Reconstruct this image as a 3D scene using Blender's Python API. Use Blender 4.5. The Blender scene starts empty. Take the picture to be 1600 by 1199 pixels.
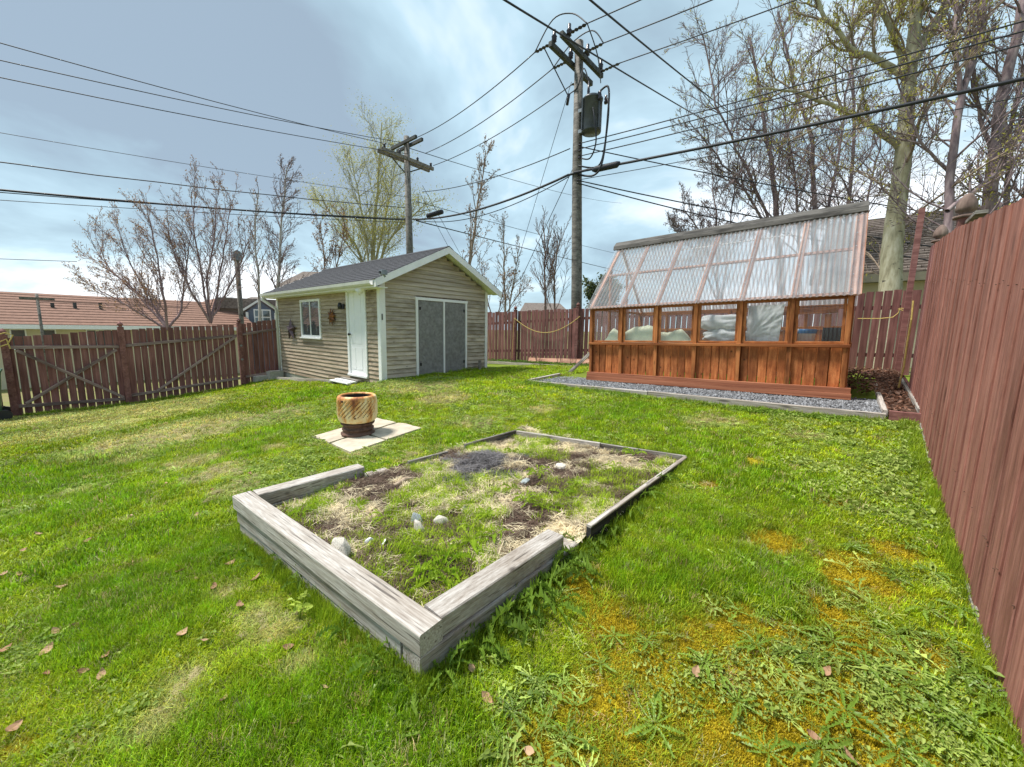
import bpy, math, random
import numpy as np
from mathutils import Vector, Matrix, Euler
R = math.radians
random.seed(7)
scene = bpy.context.scene
COL = scene.collection

# ------------------------------------------------------------------ camera
YAW, PITCH, ROLL, F = R(40.4), R(7.9), R(1.0), 610.0
CAM = np.array([0.0, 0.0, 1.55])
fw = np.array([-math.sin(YAW)*math.cos(PITCH), math.cos(YAW)*math.cos(PITCH), -math.sin(PITCH)])
r0 = np.array([math.cos(YAW), math.sin(YAW), 0.0]); u0 = np.cross(r0, fw)
rt = r0*math.cos(ROLL)+u0*math.sin(ROLL); up = np.cross(rt, fw)
cd = bpy.data.cameras.new('camera'); cam = bpy.data.objects.new('camera', cd); COL.objects.link(cam)
cd.sensor_width = 36.0; cd.lens = F/1600*36.0; cd.clip_start = 0.05; cd.clip_end = 3000
cam.matrix_world = Matrix(((rt[0], up[0], -fw[0], 0), (rt[1], up[1], -fw[1], 0), (rt[2], up[2], -fw[2], 1.55), (0, 0, 0, 1)))
scene.camera = cam

# ------------------------------------------------------------------ sky, sun, exposure
SUN_AZ, SUN_EL = R(238), R(62)          # direction towards the sun: behind the viewer, to the left
sd = Vector((math.sin(SUN_AZ)*math.cos(SUN_EL), math.cos(SUN_AZ)*math.cos(SUN_EL), math.sin(SUN_EL)))
world = bpy.data.worlds.new('World'); scene.world = world; world.use_nodes = True
wt = world.node_tree; wn = wt.nodes; wl = wt.links
for n in list(wn): wn.remove(n)
def wN(t, **k):
    n = wn.new(t)
    for a, b in k.items(): setattr(n, a, b)
    return n
def wmath(op, a, b=None, c=None, clamp=False):
    n = wN('ShaderNodeMath', operation=op, use_clamp=clamp)
    for i, v in enumerate((a, b, c)):
        if v is None: continue
        if isinstance(v, (int, float)): n.inputs[i].default_value = v
        else: wl.new(v, n.inputs[i])
    return n.outputs[0]
sky = wN('ShaderNodeTexSky', sky_type='NISHITA', sun_disc=False, sun_elevation=SUN_EL, sun_rotation=SUN_AZ)
tc = wN('ShaderNodeTexCoord'); sep = wN('ShaderNodeSeparateXYZ'); wl.new(tc.outputs['Generated'], sep.inputs[0])
X, Y, Z = sep.outputs
den = wmath('ADD', wmath('MAXIMUM', Z, 0.0), 0.28)
cmb = wN('ShaderNodeCombineXYZ')
wl.new(wmath('DIVIDE', X, den), cmb.inputs[0]); wl.new(wmath('DIVIDE', Y, den), cmb.inputs[1])
nz = wN('ShaderNodeTexNoise'); nz.inputs['Scale'].default_value = 0.95; nz.inputs['Detail'].default_value = 6; nz.inputs['Roughness'].default_value = 0.56; nz.inputs['Distortion'].default_value = 0.35
mp = wN('ShaderNodeMapping'); mp.inputs['Location'].default_value = (3.1, 7.7, 0); wl.new(cmb.outputs[0], mp.inputs[0]); wl.new(mp.outputs[0], nz.inputs['Vector'])
def lobe(d, lo, hi):
    d = Vector(d).normalized()
    s = wmath('ADD', wmath('ADD', wmath('MULTIPLY', X, d.x), wmath('MULTIPLY', Y, d.y)), wmath('MULTIPLY', Z, d.z))
    m = wN('ShaderNodeMapRange', interpolation_type='SMOOTHSTEP'); wl.new(s, m.inputs[0])
    m.inputs[1].default_value = lo; m.inputs[2].default_value = hi
    return m.outputs[0]
def raydir(px, py): return fw+rt*(px-800)/F-up*(py-599.5)/F
v = wmath('ADD', wmath('MULTIPLY', nz.outputs['Fac'], 1.75), -0.33)
v = wmath('ADD', v, wmath('MULTIPLY', lobe(raydir(1400, 200), 0.86, 0.99), 0.30))
v = wmath('ADD', v, wmath('MULTIPLY', lobe(raydir(850, -90), 0.90, 1.0), 0.11))
v = wmath('ADD', v, wmath('MULTIPLY', lobe(raydir(150, 440), 0.90, 0.995), 0.20))
v = wmath('ADD', v, wmath('MULTIPLY', lobe(raydir(60, 200), 0.86, 0.995), -0.10))
hz = wN('ShaderNodeMapRange', interpolation_type='SMOOTHSTEP'); wl.new(Z, hz.inputs[0]); hz.inputs[1].default_value = 0.20; hz.inputs[2].default_value = -0.01
v = wmath('ADD', v, wmath('MULTIPLY', hz.outputs[0], 0.22))
rp = wN('ShaderNodeValToRGB'); wl.new(v, rp.inputs[0])
el = rp.color_ramp.elements
el[0].position = 0.38; el[0].color = (0.24, 0.31, 0.375, 1)
el[1].position = 0.98; el[1].color = (0.86, 0.90, 0.94, 1)
e = el.new(0.55); e.color = (0.30, 0.415, 0.485, 1)
e = el.new(0.72); e.color = (0.40, 0.55, 0.63, 1)
bsky = wN('ShaderNodeBackground'); bsky.inputs[1].default_value = 0.07; wl.new(sky.outputs[0], bsky.inputs[0])
bcl = wN('ShaderNodeBackground'); bcl.inputs[1].default_value = 0.76; wl.new(rp.outputs[0], bcl.inputs[0])
mx = wN('ShaderNodeMixShader'); mx.inputs[0].default_value = 0.86
wl.new(bsky.outputs[0], mx.inputs[1]); wl.new(bcl.outputs[0], mx.inputs[2])
wo = wN('ShaderNodeOutputWorld'); wl.new(mx.outputs[0], wo.inputs[0])
sl = bpy.data.lights.new('sun', 'SUN'); sl.energy = 3.0; sl.angle = R(11); sl.color = (1.0, 0.95, 0.87)
so = bpy.data.objects.new('sun', sl); COL.objects.link(so); so.rotation_euler = sd.to_track_quat('Z', 'Y').to_euler(); so.location = (0, 0, 30)
vs = scene.view_settings; vs.view_transform = 'Standard'; vs.look = 'None'; vs.exposure = 1.10; vs.gamma = 1; vs.use_curve_mapping = False
scene.cycles.max_bounces = 8; scene.cycles.transparent_max_bounces = 24

# ------------------------------------------------------------------ numeric helpers
def _hash(ix, iy, s):
    n = (ix.astype(np.int64)*374761393+iy.astype(np.int64)*668265263+s*1442695041) & 0xffffffff
    n = ((n ^ (n >> 13))*1274126177) & 0xffffffff
    return ((n ^ (n >> 16)) & 0xffff)/65535.0
def vnoise(x, y, s=0):
    x = np.asarray(x, float); y = np.asarray(y, float)
    ix = np.floor(x); iy = np.floor(y); fx = x-ix; fy = y-iy
    fx = fx*fx*(3-2*fx); fy = fy*fy*(3-2*fy)
    a = _hash(ix, iy, s); b = _hash(ix+1, iy, s); c = _hash(ix, iy+1, s); d = _hash(ix+1, iy+1, s)
    return (a*(1-fx)+b*fx)*(1-fy)+(c*(1-fx)+d*fx)*fy
def fbm(x, y, s=0, o=4):
    t = 0; a = 0.5; f = 1.0
    for k in range(o): t = t+a*vnoise(np.asarray(x)*f, np.asarray(y)*f, s+k*17); a *= 0.5; f *= 2.03
    return t/(1-0.5**o)
def sstep(a, b, x):
    t = np.clip((x-a)/(b-a), 0, 1); return t*t*(3-2*t)
GP = np.array([(.63,1.0,.03),(.63,2.18,.12),(.64,3.5,.3),(.7,4.6,.42),(.73,6.16,.60),(.85,8.2,.72),(1,11.8,.72),(-6.4,11.4,.42),(-10,10.8,.27),
 (-5,6.35,.44),(-2.2,6.35,.45),(.45,6.3,.50),(-4.1,7.5,.50),(0,7.5,.58),(-1.15,.80,.05),(-1.05,4.15,.23),(-3.2,3.7,.18),(-3.45,.7,-.03),(-4.6,2.4,.13),(-5.6,3.3,.13),(-4.2,1.8,.07),
 (-7.55,4.5,.34),(-6.5,4.6,.40),(-9.5,4.3,.20),(-13.3,4.55,-.02),(-7.5,7.9,.45),(-13.4,3.5,-.27),(-13.4,1.1,-.47),(-13.4,-.6,-.48),(-10,1,-.30),(-8,-1,-.28),(-13.4,-4,-.5),(-7.5,2.3,-.02),
 (0,0,0),(-1,-1,0),(-3,-1,-.1),(1,0,-.02),(-3,5.3,.37),(-5.5,5.4,.40),(0,-6,-.05),(-6,-6,-.3),(-20,-3,-1.3),(-20,6,-1.2),(-18,14,-.6),(-30,0,-1.6),(-30,20,-1.4),(-8,18,.1),(2,18,.6),(8,3,.1),(8,12,.6),(-40,-30,-1.8),(30,-20,0),(40,40,.6),(-40,50,-1)])
_A = np.sqrt(((GP[:, None, :2]-GP[None, :, :2])**2).sum(-1)); n_ = len(GP)
_M = np.zeros((n_+1, n_+1)); _M[:n_, :n_] = _A-np.eye(n_)*0.25; _M[:n_, n_] = 1; _M[n_, :n_] = 1
_w = np.linalg.solve(_M, np.append(GP[:, 2], 0))
def gz0(x, y):
    x = np.asarray(x, float); y = np.asarray(y, float); sh = x.shape; x = x.ravel(); y = y.ravel()
    out = np.empty(x.size)
    for i in range(0, x.size, 20000):
        d = np.sqrt((x[i:i+20000, None]-GP[None, :, 0])**2+(y[i:i+20000, None]-GP[None, :, 1])**2)
        out[i:i+20000] = d@_w[:n_]+_w[n_]
    return np.clip(out.reshape(sh), -1.9, 0.9)
def gz(x, y):
    return gz0(x, y)+0.035*(fbm(np.asarray(x)*1.3, np.asarray(y)*1.3, 3, 3)-0.5)
def g1(x, y): return float(gz(np.array([x]), np.array([y]))[0])
def proj(p):
    q = np.asarray(p, float)-CAM; c = q@fw
    return 800+F*(q@rt)/c, 599.5-F*(q@up)/c, c
def G(px, py):                       # a place on the lawn
    d = raydir(px, py); z = 0.1
    for _ in range(40):
        t = (z-1.55)/d[2]; p = CAM+d*t; z = 0.5*z+0.5*g1(p[0], p[1])
    return p
def onz(px, py, z):
    d = raydir(px, py); return CAM+d*((z-1.55)/d[2])
def atx(px, py, x):
    d = raydir(px, py); return CAM+d*(x/d[0])
def aty(px, py, y):
    d = raydir(px, py); return CAM+d*(y/d[1])
def far(px, py, dep):                # point at a camera depth
    return CAM+raydir(px, py)*dep

# ------------------------------------------------------------------ object helpers
WM = {}
def tag(o, label=None, cat=None, group=None, kind=None):
    if label: o['label'] = label
    if cat: o['category'] = cat
    if group: o['group'] = group
    if kind: o['kind'] = kind
    return o
def link(o, parent=None, M=None):
    COL.objects.link(o); M = M if M is not None else Matrix.Identity(4)
    if parent is not None:
        o.parent = parent; o.matrix_basis = WM[parent.name].inverted() @ M
    else: o.matrix_basis = M
    WM[o.name] = M.copy(); return o
def thing(name, loc, label, cat, group=None, rot=(0, 0, 0)):
    o = bpy.data.objects.new(name, None); o.empty_display_size = 0.2
    link(o, None, Matrix.Translation(Vector([float(a) for a in loc])) @ Euler(rot).to_matrix().to_4x4())
    return tag(o, label, cat, group)
def mesh(name, V, Fc, mat=None, smooth=False):
    m = bpy.data.meshes.new(name); m.from_pydata([tuple(map(float, v)) for v in V], [], Fc); m.update()
    if mat:
        for mm in (mat if isinstance(mat, (list, tuple)) else [mat]): m.materials.append(mm)
    if smooth: m.polygons.foreach_set('use_smooth', [True]*len(m.polygons))
    return m
def npmesh(name, V, Q, mat=None, smooth=False):     # V (n,3), Q (m,k) same-size faces
    V = np.asarray(V, np.float32); Q = np.asarray(Q, np.int32)
    m = bpy.data.meshes.new(name); m.vertices.add(len(V)); m.vertices.foreach_set('co', V.ravel())
    k = Q.shape[1]; m.loops.add(Q.size); m.loops.foreach_set('vertex_index', Q.ravel())
    m.polygons.add(len(Q)); m.polygons.foreach_set('loop_start', np.arange(0, Q.size, k, dtype=np.int32)); m.polygons.foreach_set('loop_total', np.full(len(Q), k, np.int32))
    if smooth: m.polygons.foreach_set('use_smooth', np.ones(len(Q), bool))
    m.update(calc_edges=True)
    if mat: m.materials.append(mat)
    return m
def obj(name, m, parent=None, M=None): return link(bpy.data.objects.new(name, m), parent, M)
class MB:                              # collects shapes in world coordinates
    def __init__(s): s.V = []; s.F = []
    def add(s, V, Fc):
        n = len(s.V); s.V += [tuple(map(float, v)) for v in V]; s.F += [tuple(i+n for i in f) for f in Fc]
    def box(s, a, b, M=None):
        (x0, y0, z0), (x1, y1, z1) = a, b
        V = [Vector(p) for p in ((x0,y0,z0),(x1,y0,z0),(x1,y1,z0),(x0,y1,z0),(x0,y0,z1),(x1,y0,z1),(x1,y1,z1),(x0,y1,z1))]
        if M is not None: V = [M @ p for p in V]
        s.add(V, [(0,3,2,1),(4,5,6,7),(0,1,5,4),(1,2,6,5),(2,3,7,6),(3,0,4,7)])
    def tube(s, pts, rad, n=6, cap=True):
        pts = [Vector(map(float, p)) for p in pts]; rad = rad if isinstance(rad, (list, tuple)) else [rad]*len(pts)
        rings = []; nrm = None
        for i, p in enumerate(pts):
            t = (pts[min(i+1, len(pts)-1)]-pts[max(i-1, 0)]).normalized()
            if nrm is None: nrm = t.orthogonal().normalized()
            nrm = (nrm-t*nrm.dot(t)).normalized(); b = t.cross(nrm)
            rings.append([p+(nrm*math.cos(2*math.pi*k/n)+b*math.sin(2*math.pi*k/n))*rad[i] for k in range(n)])
        V = [v for r in rings for v in r]; Fc = []
        for i in range(len(pts)-1):
            for k in range(n): Fc.append((i*n+k, i*n+(k+1) % n, (i+1)*n+(k+1) % n, (i+1)*n+k))
        if cap: Fc.append(tuple(range(n))[::-1]); Fc.append(tuple((len(pts)-1)*n+k for k in range(n)))
        s.add(V, Fc)
    def lathe(s, prof, c, n=24, axis='Z'):
        V = []; Fc = []
        for (r, z) in prof:
            for k in range(n):
                a = 2*math.pi*k/n; V.append((c[0]+r*math.cos(a), c[1]+r*math.sin(a), c[2]+z))
        for i in range(len(prof)-1):
            for k in range(n): Fc.append((i*n+k, i*n+(k+1) % n, (i+1)*n+(k+1) % n, (i+1)*n+k))
        s.add(V, Fc)
    def prism(s, poly, d):             # planar polygon of 3D points extruded by vector d
        n = len(poly); P = [Vector(map(float, p)) for p in poly]; d = Vector(d)
        s.add(P+[p+d for p in P], [tuple(range(n))[::-1], tuple(range(n, 2*n))]+[(i, (i+1) % n, n+(i+1) % n, n+i) for i in range(n)])
    def build(s, name, mat, parent=None, smooth=False, M=None):
        m = mesh(name, s.V, s.F, mat, smooth)
        if M is not None: return obj(name, m, parent, M)       # coordinates already local to M
        if parent is not None:                                 # keep origin at the thing's base
            W = WM[parent.name]; m.transform(W.inverted()); return obj(name, m, parent, W)
        c = Vector((0, 0, 0))
        for v in s.V: c += Vector(v)
        c /= max(1, len(s.V)); c.z = min(v[2] for v in s.V)
        m.transform(Matrix.Translation(-c)); return obj(name, m, None, Matrix.Translation(c))
_bc = {}
def board_mesh(W, T, mat, ch=0.004, var=0):
    k = (round(W, 3), round(T, 3), mat.name, round(ch, 4), var)
    if k in _bc: return _bc[k]
    rng = random.Random(hash(k[:2]) % 1000+var)
    w, t, c = W/2, T/2, min(ch, W/3, T/3)
    V = []
    for x in (0, 0.33, 0.67, 1.0):
        dw = rng.uniform(-.012, .012)*W if 0 < x < 1 else 0; dt = rng.uniform(-.05, .05)*T if 0 < x < 1 else 0
        for (a, b) in ((-w+c, -t), (w-c, -t), (w, -t+c), (w, t-c), (w-c, t), (-w+c, t), (-w, t-c), (-w, -t+c)): V.append((x, a+dw, b+dt))
    Fc = []
    for i in range(3):
        for j in range(8): Fc.append((i*8+j, i*8+(j+1) % 8, (i+1)*8+(j+1) % 8, (i+1)*8+j))
    Fc += [tuple(range(8))[::-1], tuple(range(24, 32))]
    m = mesh('board', V, Fc, mat); _bc[k] = m; return m
def board(name, mat, p0, p1, W, T, face, parent, ch=0.004, base=None):
    """plank from p0 to p1 (centre line), W wide, T thick, 'face' = direction its broad face looks"""
    p0 = Vector([float(a) for a in p0]); p1 = Vector([float(a) for a in p1]); x = p1-p0; L = x.length; x = x.normalized()
    z = Vector(face); z = (z-x*z.dot(x)).normalized(); y = z.cross(x)
    M = Matrix(((x.x*L, y.x, z.x, p0.x), (x.y*L, y.y, z.y, p0.y), (x.z*L, y.z, z.z, p0.z), (0, 0, 0, 1)))
    if base is not None: M = base @ M
    return obj(name, board_mesh(W, T, mat, ch, random.randrange(3)), parent, M)

# ------------------------------------------------------------------ materials
def mat_new(name):
    m = bpy.data.materials.new(name); m.use_nodes = True; nt = m.node_tree
    for n in list(nt.nodes): nt.nodes.remove(n)
    o = nt.nodes.new('ShaderNodeOutputMaterial'); b = nt.nodes.new('ShaderNodeBsdfPrincipled'); nt.links.new(b.outputs[0], o.inputs[0])
    return m, nt, b, o
def nd(nt, t, ins=None, **k):
    n = nt.nodes.new(t)
    for a, b in k.items(): setattr(n, a, b)
    for a, b in (ins or {}).items():
        if hasattr(b, 'links'): nt.links.new(b, n.inputs[a])
        else: n.inputs[a].default_value = b
    return n
def ramp(nt, fac, stops):
    n = nd(nt, 'ShaderNodeValToRGB', {0: fac}); e = n.color_ramp.elements
    e[0].position, e[0].color = stops[0][0], (*stops[0][1], 1); e[1].position, e[1].color = stops[-1][0], (*stops[-1][1], 1)
    for p, c in stops[1:-1]: q = e.new(p); q.color = (*c, 1)
    return n.outputs[0]
def mixc(nt, f, a, b, mode='MIX'):
    n = nt.nodes.new('ShaderNodeMix'); n.data_type = 'RGBA'; n.blend_type = mode
    for i, v_ in ((0, f), (6, a), (7, b)):
        if hasattr(v_, 'links'): nt.links.new(v_, n.inputs[i])
        elif isinstance(v_, tuple): n.inputs[i].default_value = (*v_, 1)
        else: n.inputs[i].default_value = v_
    return n.outputs[2]
def mm(nt, op, a, b=0.0, clamp=False):
    n = nd(nt, 'ShaderNodeMath', {0: a, 1: b}, operation=op, use_clamp=clamp); return n.outputs[0]
def wood(name, dark, mid, light, var=0.25, rough=0.75, grain=26, stain=None, knots=0.0, bump=0.25, length=1.4, cracks=0.0):
    m, nt, b, o = mat_new(name)
    t = nd(nt, 'ShaderNodeTexCoord'); oi = nd(nt, 'ShaderNodeObjectInfo')
    off = nd(nt, 'ShaderNodeVectorMath', {0: t.outputs['Object'], 1: nd(nt, 'ShaderNodeCombineXYZ', {0: mm(nt, 'MULTIPLY', oi.outputs['Random'], 37.0), 1: mm(nt, 'MULTIPLY', oi.outputs['Random'], 11.0), 2: oi.outputs['Random']}).outputs[0]}, operation='ADD')
    mp_ = nd(nt, 'ShaderNodeMapping', {0: off.outputs[0], 'Scale': (length, grain, grain)})
    n1 = nd(nt, 'ShaderNodeTexNoise', {'Vector': mp_.outputs[0], 'Scale': 1.6, 'Detail': 7.0, 'Roughness': 0.65, 'Distortion': 0.3})
    mp2 = nd(nt, 'ShaderNodeMapping', {0: off.outputs[0], 'Scale': (2.2, 7, 7)})
    n2 = nd(nt, 'ShaderNodeTexNoise', {'Vector': mp2.outputs[0], 'Scale': 1.0, 'Detail': 5.0, 'Roughness': 0.6})
    c = ramp(nt, n1.outputs[0], [(0.30, dark), (0.5, mid), (0.70, light)])
    s = ramp(nt, n2.outputs[0], [(0.32, stain or tuple(q*0.6 for q in dark)), (0.55, (1, 1, 1))])
    c = mixc(nt, 0.75 if stain is None else 0.85, c, s, 'MULTIPLY')
    if cracks:
        nc = nd(nt, 'ShaderNodeTexNoise', {'Vector': nd(nt, 'ShaderNodeMapping', {0: off.outputs[0], 'Scale': (5.0, 75, 75)}).outputs[0], 'Scale': 1.0, 'Detail': 3.0, 'Roughness': 0.5})
        c = mixc(nt, mm(nt, 'MULTIPLY', ramp(nt, nc.outputs[0], [(0.60, (0, 0, 0)), (0.67, (1, 1, 1))]), cracks), c, tuple(q*0.35 for q in dark))
        nf = nd(nt, 'ShaderNodeTexNoise', {'Vector': nd(nt, 'ShaderNodeMapping', {0: off.outputs[0], 'Scale': (30, 110, 110)}).outputs[0], 'Scale': 1.0, 'Detail': 4.0})
        c = mixc(nt, 0.55, c, ramp(nt, nf.outputs[0], [(0.3, (0.62, 0.6, 0.58)), (0.65, (1, 1, 1))]), 'MULTIPLY')
    if knots:
        vo = nd(nt, 'ShaderNodeTexVoronoi', {'Vector': nd(nt, 'ShaderNodeMapping', {0: off.outputs[0], 'Scale': (3.2, 6, 6)}).outputs[0], 'Scale': 1.0})
        k = ramp(nt, vo.outputs['Distance'], [(0.07, (1, 1, 1)), (0.13, (0, 0, 0))])
        c = mixc(nt, mm(nt, 'MULTIPLY', k, knots), c, tuple(q*0.35 for q in dark))
    hv = nd(nt, 'ShaderNodeHueSaturation', {'Color': c, 'Value': mm(nt, 'ADD', 1-var/2, mm(nt, 'MULTIPLY', oi.outputs['Random'], var))})
    nt.links.new(hv.outputs[0], b.inputs['Base Color']); b.inputs['Roughness'].default_value = rough
    b.inputs['Specular IOR Level'].default_value = 0.25
    bp = nd(nt, 'ShaderNodeBump', {'Height': n1.outputs[0], 'Strength': bump, 'Distance': 0.004}); nt.links.new(bp.outputs[0], b.inputs['Normal'])
    return m
def plain(name, col, rough=0.6, metal=0.0, var=0.12, scale=8.0, bump=0.0, col2=None, coord='Object', spec=0.4, detail=5):
    m, nt, b, o = mat_new(name)
    t = nd(nt, 'ShaderNodeTexCoord')
    n1 = nd(nt, 'ShaderNodeTexNoise', {'Vector': t.outputs[coord], 'Scale': scale, 'Detail': detail, 'Roughness': 0.6})
    c2 = col2 or tuple(q*(1-var*2.2) for q in col)
    c = ramp(nt, n1.outputs[0], [(0.32, c2), (0.62, col)])
    nt.links.new(c, b.inputs['Base Color']); b.inputs['Roughness'].default_value = rough; b.inputs['Metallic'].default_value = metal
    b.inputs['Specular IOR Level'].default_value = spec
    if bump:
        bp = nd(nt, 'ShaderNodeBump', {'Height': n1.outputs[0], 'Strength': bump, 'Distance': 0.01}); nt.links.new(bp.outputs[0], b.inputs['Normal'])
    return m
def leafmat(name, col, col2, trans=0.35, rough=0.5, attr=None, spec=0.3):
    m, nt, b, o = mat_new(name); nt.nodes.remove(b)
    if attr: base = nd(nt, 'ShaderNodeAttribute', attribute_name=attr, attribute_type='INSTANCER').outputs['Color']
    else:
        n1 = nd(nt, 'ShaderNodeTexNoise', {'Vector': nd(nt, 'ShaderNodeNewGeometry').outputs['Position'], 'Scale': 2.1, 'Detail': 4.0})
        base = ramp(nt, n1.outputs[0], [(0.35, col), (0.65, col2)])
        oi = nd(nt, 'ShaderNodeObjectInfo')
        base = nd(nt, 'ShaderNodeHueSaturation', {'Color': base, 'Value': mm(nt, 'ADD', 0.8, mm(nt, 'MULTIPLY', oi.outputs['Random'], 0.4))}).outputs[0]
    p = nd(nt, 'ShaderNodeBsdfPrincipled', {'Base Color': base, 'Roughness': rough, 'Specular IOR Level': spec})
    tr = nd(nt, 'ShaderNodeBsdfTranslucent', {'Color': base})
    mxs = nd(nt, 'ShaderNodeMixShader', {0: trans, 1: p.outputs[0], 2: tr.outputs[0]})
    nt.links.new(mxs.outputs[0], o.inputs[0]); return m

M = {}
M['timber'] = wood('weathered_timber', (0.30, 0.26, 0.23), (0.44, 0.405, 0.37), (0.62, 0.595, 0.57), var=0.25, grain=60, length=6, stain=(0.55, 0.47, 0.40), knots=0.9, cracks=.9, bump=0.5)
M['old_board'] = wood('aged_edging_board', (0.10, 0.09, 0.08), (0.25, 0.23, 0.21), (0.48, 0.46, 0.43), var=0.3, stain=(0.3, 0.27, 0.24), bump=0.5, cracks=.7)
M['fence_red'] = wood('red_brown_fence_stain', (0.205, 0.080, 0.062), (0.295, 0.128, 0.100), (0.39, 0.19, 0.155), var=0.30, grain=26, length=3, stain=(0.62, 0.58, 0.56), knots=0.6, bump=0.5, cracks=.5)
M['fence_mar'] = wood('maroon_fence_stain', (0.145, 0.060, 0.056), (0.225, 0.100, 0.090), (0.32, 0.165, 0.148), var=0.4, grain=16, stain=(0.55, 0.5, 0.5), knots=0.3, bump=0.3)
M['fence_pale'] = wood('faded_brown_rail', (0.18, 0.12, 0.11), (0.30, 0.21, 0.195), (0.42, 0.32, 0.30), var=0.3, bump=0.3)
M['cedar'] = wood('orange_cedar', (0.29, 0.085, 0.028), (0.47, 0.155, 0.050), (0.63, 0.245, 0.09), var=0.70, grain=18, stain=(0.50, 0.40, 0.33), knots=0.9, bump=0.25, cracks=.35)
M['cedar_frame'] = wood('cedar_frame', (0.25, 0.085, 0.025), (0.43, 0.155, 0.05), (0.58, 0.24, 0.085), var=0.3, grain=18, knots=0.5, bump=0.25)
M['cedar_base'] = wood('cedar_base_beam', (0.24, 0.08, 0.045), (0.40, 0.15, 0.08), (0.54, 0.23, 0.13), var=0.3, grain=18, stain=(0.5, 0.42, 0.4), bump=0.25)
M['rafter'] = wood('pale_pink_rafter', (0.46, 0.23, 0.15), (0.60, 0.34, 0.24), (0.72, 0.45, 0.33), var=0.15, grain=16, bump=0.2)
M['dark_board'] = wood('shaded_edging_board', (0.02, 0.02, 0.022), (0.05, 0.05, 0.052), (0.12, 0.115, 0.11), var=0.3, cracks=.5)  # near-black colour paints the shade on the board's outer face
M['ridge'] = wood('grey_ridge_board', (0.06, 0.055, 0.05), (0.105, 0.098, 0.09), (0.16, 0.15, 0.14), var=0.1, bump=0.3)
M['siding'] = wood('weathered_beige_siding', (0.30, 0.235, 0.165), (0.46, 0.37, 0.275), (0.60, 0.50, 0.39), var=0.20, grain=12, stain=(0.56, 0.52, 0.50), knots=0.45, bump=0.3, cracks=.5)
M['siding2'] = wood('weathered_grey_siding', (0.38, 0.32, 0.25), (0.48, 0.415, 0.335), (0.58, 0.51, 0.42), var=0.34, grain=10, stain=(0.50, 0.48, 0.46), knots=0.55, bump=0.3)
M['white'] = plain('white_paint', (0.87, 0.87, 0.86), 0.5, var=0.05, scale=3)
M['plastic_white'] = plain('white_vinyl', (0.86, 0.865, 0.87), 0.35, var=0.02)
M['gutter'] = plain('cream_white_gutter', (0.72, 0.72, 0.69), 0.4, var=0.08, scale=4)
M['grey_door'] = wood('grey_plywood', (0.17, 0.165, 0.165), (0.235, 0.23, 0.225), (0.30, 0.295, 0.29), var=0.1, grain=9, stain=(0.75, 0.73, 0.72), bump=0.15)
M['shingle'] = plain('charcoal_shingle', (0.075, 0.076, 0.086), 0.9, var=0.25, scale=45, bump=0.4, spec=0.2)
M['shingle_red'] = plain('red_brown_shingle', (0.25, 0.145, 0.11), 0.9, var=0.12, scale=6, spec=0.2)
M['shingle_brn'] = plain('grey_brown_shingle', (0.20, 0.165, 0.145), 0.9, var=0.25, scale=9, bump=0.3, spec=0.2)
M['concrete'] = plain('concrete', (0.46, 0.44, 0.40), 0.9, var=0.13, scale=12, bump=0.3, spec=0.2)
M['slab'] = plain('pale_paving_slab', (0.55, 0.48, 0.38), 0.85, var=0.16, scale=5, bump=0.2, spec=0.2)
M['black'] = plain('black_paint', (0.02, 0.02, 0.022), 0.45, var=0.1)
M['cable'] = plain('black_cable', (0.02, 0.022, 0.03), 0.6, var=0.05)
M['steel'] = plain('galvanised_grey_steel', (0.27, 0.30, 0.33), 0.45, 0.4, var=0.15, scale=5)
M['trans'] = plain('dark_blue_grey_steel', (0.085, 0.095, 0.11), 0.4, 0.2, var=0.2, scale=5)
M['pole'] = wood('weathered_utility_pole', (0.10, 0.09, 0.08), (0.18, 0.165, 0.148), (0.27, 0.25, 0.225), var=0.1, grain=14, bump=0.4, length=0.6)
M['arm'] = wood('dark_crossarm', (0.035, 0.04, 0.04), (0.07, 0.075, 0.075), (0.12, 0.12, 0.12), var=0.2)
M['arm_pale'] = wood('grey_crossarm', (0.16, 0.14, 0.125), (0.25, 0.225, 0.2), (0.33, 0.30, 0.28), var=0.2)
M['insul'] = plain('brown_porcelain', (0.035, 0.03, 0.045), 0.3, var=0.1)
M['rope'] = plain('yellow_rope', (0.58, 0.44, 0.14), 0.8, var=0.15, scale=40)
M['cloth_w'] = plain('white_sheeting', (0.84, 0.85, 0.86), 0.7, var=0.10, scale=5, bump=0.3)
M['cloth_c'] = plain('cream_row_cover', (0.86, 0.88, 0.66), 0.8, var=0.08, scale=5, bump=0.3)
M['red'] = plain('red_plastic', (0.62, 0.03, 0.03), 0.4)
M['blue'] = plain('blue_plastic', (0.05, 0.20, 0.45), 0.4)
M['green_bin'] = plain('green_plastic_bin', (0.05, 0.17, 0.07), 0.45, var=0.15)
M['cream_wall'] = plain('cream_wall', (0.60, 0.54, 0.38), 0.8, var=0.05, scale=2)
M['blue_wall'] = plain('blue_grey_wall', (0.15, 0.18, 0.25), 0.8, var=0.08)
M['brown_wall'] = plain('brown_wall', (0.22, 0.17, 0.14), 0.8, var=0.08)
M['soffit'] = plain('olive_soffit', (0.20, 0.19, 0.14), 0.7, var=0.08)
M['star'] = plain('tarnished_metal', (0.16, 0.105, 0.12), 0.45, 0.5, var=0.3, scale=14)
M['star2'] = plain('rusty_metal', (0.30, 0.12, 0.05), 0.6, 0.3, var=0.4, scale=14)
M['rock'] = plain('pale_rock', (0.68, 0.63, 0.55), 0.9, var=0.22, scale=14, bump=0.5, spec=0.2)
M['rock_g'] = plain('blue_grey_rock', (0.42, 0.47, 0.48), 0.85, var=0.3, scale=14, bump=0.5, spec=0.2)
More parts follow.
